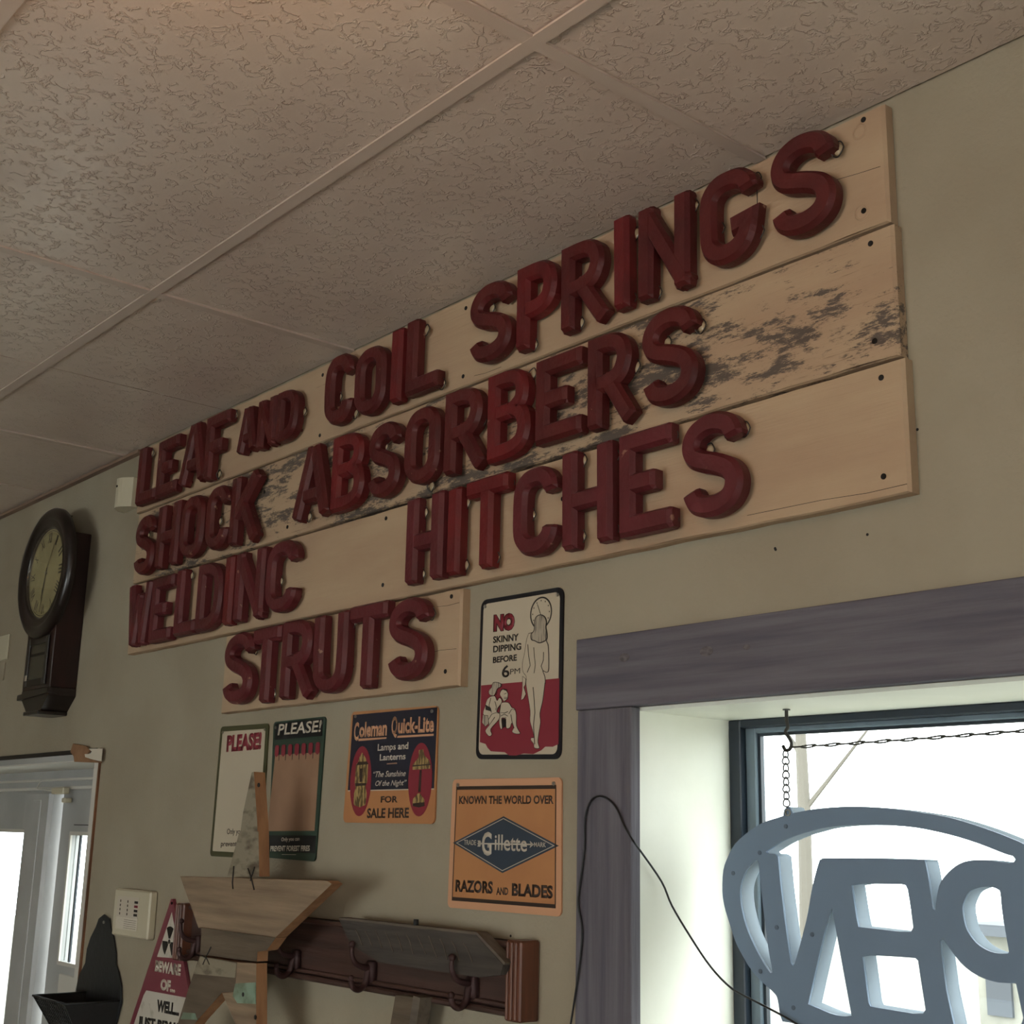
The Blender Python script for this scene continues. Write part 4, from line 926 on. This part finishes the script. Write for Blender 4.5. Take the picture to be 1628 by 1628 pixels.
for a in ([(-2.613,1.437),(-2.614,1.416),(-2.615,1.403),(-2.61,1.39)], [(-2.552,1.434),(-2.536,1.416),(-2.52,1.392)], [(-2.524,1.438),(-2.536,1.416),(-2.538,1.409)], [(-2.689,1.266),(-2.707,1.245),(-2.719,1.228)], [(-2.725,1.245),(-2.703,1.241),(-2.69,1.23)]):
    tube('wire_stitch', [(p[0], YF-.002, p[1]) for p in a], .0013, M_black, st, 5)
for x_, z_ in [(-2.538,1.184),(-2.531,1.606),(-2.483,1.146)]:
    bm = bmesh.new(); add_disc(bm, x_, z_, .0045, YF-.002, YF-.0002, 8); obj('nail_hole', bm, M_black, st)

# wooden slat leaning below the rack
prism_pts = [(-2.105,1.221),(-2.047,1.223),(-2.061,1.15),(-2.123,1.142)]
sl = empty('wooden_slat', (-2.1, -.05, 1.1)); tag(sl, 'pale weathered wooden slat end leaning on the wall below the coat rack', 'wood slat')
sp = prism('slat_board', prism_pts, -.06, -.038, M_barndark, sl); sp.data.materials.append(M_greyedge)
for f in sp.data.polygons:
    if abs(f.normal.y) < .5: f.material_index = 1
prism('slat_edge_strip', [(prism_pts[1][0]+.0005, prism_pts[1][1]+.003), (prism_pts[1][0]+.022, prism_pts[1][1]+.001), (prism_pts[2][0]+.022, prism_pts[2][1]), (prism_pts[2][0]+.0005, prism_pts[2][1])], -.062, -.034, M_greyedge, sl)

# ------------------------------------------------------------------ open sign hung in the window
op = empty('open_sign', (-1.0, .13, 1.15)); tag(op, 'slate oval OPEN sign seen from behind, hanging on a chain in the window', 'sign')
YS = .12
outer = [(-1.465,1.433),(-1.462,1.465),(-1.452,1.486),(-1.436,1.507),(-1.405,1.528),(-1.371,1.543),(-1.338,1.551),(-1.336,1.56),(-1.33,1.565),(-1.324,1.564),(-1.319,1.555),(-1.281,1.561),(-1.24,1.564),(-1.2,1.565),(-1.161,1.563),(-1.123,1.56),(-1.083,1.555),(-1.051,1.55),(-1.014,1.541),(-0.981,1.531),(-0.953,1.521),(-0.938,1.515)]
outer += [(-.88, 1.487), (-.80, 1.452), (-.73, 1.405), (-.685, 1.35), (-.675, 1.29), (-.70, 1.23), (-.76, 1.175), (-.86, 1.14), (-.98, 1.125), (-1.12, 1.13)]
outer += [(-1.286,1.238),(-1.311,1.244),(-1.335,1.247),(-1.35,1.247),(-1.354,1.255),(-1.358,1.277),(-1.364,1.286),(-1.385,1.299),(-1.407,1.315),(-1.426,1.337),(-1.439,1.356),(-1.452,1.386),(-1.461,1.409)]
holes = [
 [(-1.395,1.483),(-1.406,1.475),(-1.416,1.464),(-1.426,1.445),(-1.428,1.425),(-1.424,1.401),(-1.414,1.374),(-1.397,1.346),(-1.38,1.324),(-1.371,1.315),(-1.367,1.316),(-1.368,1.325),(-1.373,1.347),(-1.38,1.397),(-1.386,1.447),(-1.389,1.477),(-1.391,1.482)],
 [(-1.374,1.496),(-1.352,1.507),(-1.33,1.516),(-1.308,1.523),(-1.282,1.529),(-1.257,1.534),(-1.209,1.538),(-1.154,1.538),(-1.102,1.535),(-1.049,1.526),(-1.006,1.515),(-0.967,1.502),(-0.955,1.499),(-0.952,1.495),(-0.955,1.491),(-0.961,1.49),(-1.001,1.493),(-1.028,1.49),(-1.049,1.479),(-1.066,1.462),(-1.073,1.444),(-1.077,1.423),(-1.081,1.425),(-1.085,1.461),(-1.089,1.486),(-1.091,1.489),(-1.096,1.491),(-1.18,1.491),(-1.259,1.489),(-1.268,1.487),(-1.273,1.482),(-1.286,1.447),(-1.3,1.395),(-1.324,1.332),(-1.327,1.329),(-1.331,1.333),(-1.339,1.383),(-1.347,1.448),(-1.35,1.485),(-1.352,1.49),(-1.358,1.493),(-1.37,1.493)],
 [(-1.252,1.417),(-1.251,1.414),(-1.244,1.376),(-1.232,1.311),(-1.224,1.269),(-1.234,1.267),(-1.261,1.268),(-1.301,1.277),(-1.289,1.315),(-1.264,1.39)],
 [(-1.215,1.451),(-1.197,1.454),(-1.129,1.456),(-1.123,1.455),(-1.12,1.449),(-1.114,1.398),(-1.118,1.392),(-1.137,1.391),(-1.206,1.393),(-1.209,1.406)],
 [(-1.201,1.352),(-1.187,1.355),(-1.113,1.357),(-1.109,1.354),(-1.106,1.329),(-1.101,1.29),(-1.105,1.285),(-1.121,1.283),(-1.191,1.285),(-1.194,1.29)],
 [(-0.98,1.455),(-0.99,1.458),(-1.006,1.457),(-1.022,1.451),(-1.03,1.441),(-1.035,1.428),(-1.032,1.405),(-1.024,1.391),(-1.013,1.381),(-0.999,1.375),(-0.986,1.373),(-0.972,1.374),(-0.97,1.376),(-0.976,1.425),(-0.977,1.45)],
 [(-1.073,1.383),(-1.069,1.385),(-1.066,1.384),(-1.043,1.357),(-1.018,1.342),(-0.989,1.336),(-0.963,1.337),(-0.956,1.295),(-0.961,1.284),(-1.016,1.275),(-1.058,1.273),(-1.067,1.318)],
 [(-.86, 1.40), (-.80, 1.39), (-.75, 1.34), (-.745, 1.27), (-.79, 1.22), (-.86, 1.215), (-.875, 1.30)],
]
def curve_mesh(polys, extrude, fill):
    cu = bpy.data.curves.new('c', 'CURVE'); cu.dimensions = '2D'; cu.fill_mode = 'BOTH' if fill else 'NONE'; cu.extrude = extrude
    for pl in polys:
        sp = cu.splines.new('POLY'); sp.points.add(len(pl)-1); sp.use_cyclic_u = True
        for i, (x, z) in enumerate(pl): sp.points[i].co = (x, z, 0, 1)
    o = bpy.data.objects.new('c', cu); C.objects.link(o)
    me = bpy.data.meshes.new_from_object(o.evaluated_get(bpy.context.evaluated_depsgraph_get()))
    bpy.data.objects.remove(o); bpy.data.curves.remove(cu); return me
def rnd_poly(p, k=3):
    n = len(p); out = []
    for i in range(n):
        a, b, c_, d = [Vector(p[(i+j-1) % n]) for j in range(4)]
        ang = max((b-a).angle(c_-b), (c_-b).angle(d-c_)) if min((b-a).length, (c_-b).length, (d-c_).length) > 1e-6 else 3
        if ang > .75: out.append(tuple(b)); continue
        for j in range(k):
            t_ = j/k; q = .5*((2*b)+(c_-a)*t_+(2*a-5*b+4*c_-d)*t_*t_+(3*b-a-3*c_+d)*t_**3); out.append((q.x, q.y))
    return out
polys = [rnd_poly(outer)]+[rnd_poly(h_) for h_ in holes]
for nm, y0, hx, fill, m_ in (('back_plate', YS+.002, .002, True, M_signback), ('side_return', YS+.018, .0135, False, M_acrylic)):
    me = curve_mesh(polys, hx, fill); org = Vector(op['origin'])
    for v in me.vertices: v.co = Vector((v.co.x, y0+v.co.z, v.co.y))-org
    me.materials.clear(); me.name = nm
    link_mesh(nm, me, m_, op, org)
me = curve_mesh(polys, .001, True); org = Vector(op['origin'])
for v in me.vertices: v.co = Vector((v.co.x, YS+.033+v.co.z, v.co.y))-org
me.materials.clear(); link_mesh('face_panel', me, M_acrylic, op, org)
for x_, z_ in [(-1.441,1.461),(-1.333,1.535),(-1.386,1.494),(-1.356,1.383),(-1.39,1.316),(-1.289,1.377),(-1.328,1.269)]:
    bm = bmesh.new(); add_disc(bm, x_, z_, .0035, YS-.0012, YS+.001, 10); obj('screw', bm, M_signscrew, op)
x_, z_ = [(-1.328,1.556)][0]
bm = bmesh.new(); add_ring(bm, x_, z_, [(.0035, YS-.0015), (.0055, YS-.0015), (.0055, YS+.0), (.0035, YS+.0)], 14); obj('hanging_eyelet', bm, M_bolt, op)

HX, HY, HZ = [(-1.324,1.705)][0][0], .118, 1.716
hk = empty('screw_hook', (HX, HY, HZ)); tag(hk, 'rusty screw hook in the top of the window recess', 'hook')
z2 = [(-1.323,1.67)][0][1]
tube('hook_shank', spline([(HX, HY, HZ), (HX, HY, HZ-.02), (HX+.002, HY, HZ-.028), (HX-.003, HY, HZ-.036), (HX+.004, HY, HZ-.046), (HX+.008, HY, HZ-.055), (HX+.004, HY, HZ-.063), (HX-.004, HY, HZ-.064), (HX-.009, HY, HZ-.057)], 5), .0029, M_chain, hk, 7)
bm = bmesh.new(); add_tube(bm, [(HX, HY, HZ), (HX, HY, HZ-.002)], .006, 10); obj('washer', bm, M_wire, hk)
def link_bm(p, d, side, L, wd, r=.0013):
    d = Vector(d).normalized(); s = Vector(side).normalized(); p = Vector(p); pts = []
    for k in range(14):
        a = 2*PI*k/14; v = math.sin(a); u = math.cos(a); w_ = wd*(.75+.25*u)    # teardrop link
        pts.append(p+d*(u*L/2)+s*(v*w_/2))
    bm = bmesh.new(); add_tube(bm, pts, r, 5, True); return bm
def chain(label, a, b, n, sag=0):
    t_ = empty('chain', a); tag(t_, label, 'chain', 'sash chains of the hanging sign'); a = Vector(a); b = Vector(b)
    for k in range(n):
        u0 = k/n; u1 = (k+1)/n
        p0 = a.lerp(b, u0)-Vector((0, 0, sag*4*u0*(1-u0))); p1 = a.lerp(b, u1)-Vector((0, 0, sag*4*u1*(1-u1)))
        d = p1-p0; al = Vector((0, 1, 0)) if k % 2 else d.cross(Vector((0, 1, 0)))
        al = (al+Vector((0, .25 if not k % 2 else 0, 0))).normalized()
        if k % 2: al = (al+d.cross(Vector((0, 1, 0))).normalized()*.35)
        obj('chain_link', link_bm((p0+p1)/2, d, al, d.length*1.22, .0155 if abs(d.z) > abs(d.x) else .021), M_chain, t_, True)
    return t_
tabx, tabz = [(-1.329,1.562)][0]
chain('thin wire chain dropping from the hook to the sign', (HX-.004, HY, HZ-.064), (tabx, HY, tabz+.004), 8)
e_ = [(-0.925,1.671)][0]
chain('thin chain strung level along the top of the window', (HX+.006, HY, HZ-.060), (-.42, HY, e_[1]+.012), 40, .004)
h2 = empty('screw_hook', (-.42, HY, HZ)); tag(h2, 'second screw hook further right in the window recess', 'hook')
tube('hook_shank', spline([(-.42, HY, HZ), (-.42, HY, HZ-.02), (-.416, HY, HZ-.05), (-.424, HY, HZ-.062), (-.43, HY, HZ-.05)], 5), .0022, M_wire, h2, 7)
chain('thin chain dropping from the second hook to the sign', (-.424, HY, HZ-.062), (-.72, HY, 1.40), 24)

# cable over the trim
cb = [(-1.667,1.206),(-1.646,1.305),(-1.639,1.364),(-1.649,1.403),(-1.646,1.432),(-1.635,1.493),(-1.634,1.544),(-1.619,1.572),(-1.592,1.578),(-1.563,1.562),(-1.543,1.532),(-1.527,1.513)]
pts = [(x, -.0255, z) for x, z in cb]
pts += [(a, b, c_) for (a, b, c_) in [(-1.518,-0.027,1.505),(-1.524,-0.008,1.493),(-1.528,0.045,1.445),(-1.515,0.055,1.408),(-1.489,0.07,1.361),(-1.465,0.09,1.317),(-1.432,0.1,1.288),(-1.39,0.105,1.273),(-1.335,0.11,1.255),(-1.298,0.115,1.239)]]
tag(tube('power_cable', spline(pts, 4), .0017, M_cable, None, 7, org=(-1.6, -.02, 1.2)), 'thin black cable looped over the window trim and down to the open sign', 'cable')

# old nail holes in the wall
for x, z in [(-1.243,1.944),(-0.988,2.078),(-1.078,1.941)]+[(-1.244,1.946),(-1.838,1.427),(-1.849,1.341)]:
    bm = bmesh.new(); add_disc(bm, x, z, .0022, -.0006, 0, 8); obj('nail_hole', bm, M_screw, bpy.data.objects['wall_back'])
nl = empty('wall_nail', (-4.06, -.01, 2.47)); tag(nl, 'small bent nail in the wall above the clock', 'nail')
tube('nail_shank', [(-4.075, 0, 2.485), (-4.06, -.02, 2.475), (-4.045, -.03, 2.462)], .002, M_darkmetal, nl, 6)

# ceiling lamp just outside the top left of the frame
LX, LY = -1.12, -1.14
lp = empty('ceiling_lamp', (LX, LY, 2.597)); tag(lp, 'small warm globe lamp under the ceiling near the camera', 'lamp')
bm = bmesh.new(); add_tube(bm, [(LX, LY, 2.597), (LX, LY, 2.575)], .05, 20); obj('lamp_base', bm, M_white_paint, lp)
ld = bpy.data.lights.new('warm_bulb', 'POINT'); ld.energy = 4.6; ld.color = (1, .42, .10); ld.shadow_soft_size = .05
lo = bpy.data.objects.new('warm_bulb', ld); C.objects.link(lo); lo.location = (LX, LY, 2.40)
bm = bmesh.new(); bmesh.ops.create_uvsphere(bm, u_segments=16, v_segments=10, radius=.03, matrix=Matrix.Translation((LX, LY, 2.55))); obj('bulb_glass', bm, M_white, lp, True)

# ------------------------------------------------------------------ outdoors
tag(box('ground', -60, 60, WT+.05, 70, -2.5, -2.3, M_grass), kind='structure')
bd = empty('far_building', (-12, 22, -2.3)); tag(bd, 'low pale building across the yard with a grey roof band', 'building')
def far(name, x0, x1, z0, z1, y0, y1, m_): return box(name, x0, x1, y0, y1, z0, z1, m_, bd)
far('wall', -14.2, -8.0, -2.3, -.08, 22, 26, M_grass)
far('roof', -14.3, -7.8, -.08, .12, 21.6, 26.4, M_dark_roof)
for k in range(4): far('window', -14.0+k*.9, -13.5+k*.9, -1.5, -.6, 21.93, 22.0, M_dark_roof)
tr = empty('bare_tree', (-14.3, 17, -2.3)); tag(tr, 'faint tree trunk seen through the bright window', 'tree')
bm = bmesh.new(); add_tube(bm, [(-14.3, 17, -2.3), (-14.25, 17, 2), (-14.38, 17.1, 4.5), (-14.15, 17, 7)], [.13, .11, .08, .03], 8)
for a in ((2, 1.2), (3, -1.3), (4, 1.0), (5, -.8)): add_tube(bm, [(-14.3, 17, a[0]), (-14.3+a[1], 17.3, a[0]+1.4)], [.05, .02], 5)
obj('trunk', bm, M_trunk, tr)
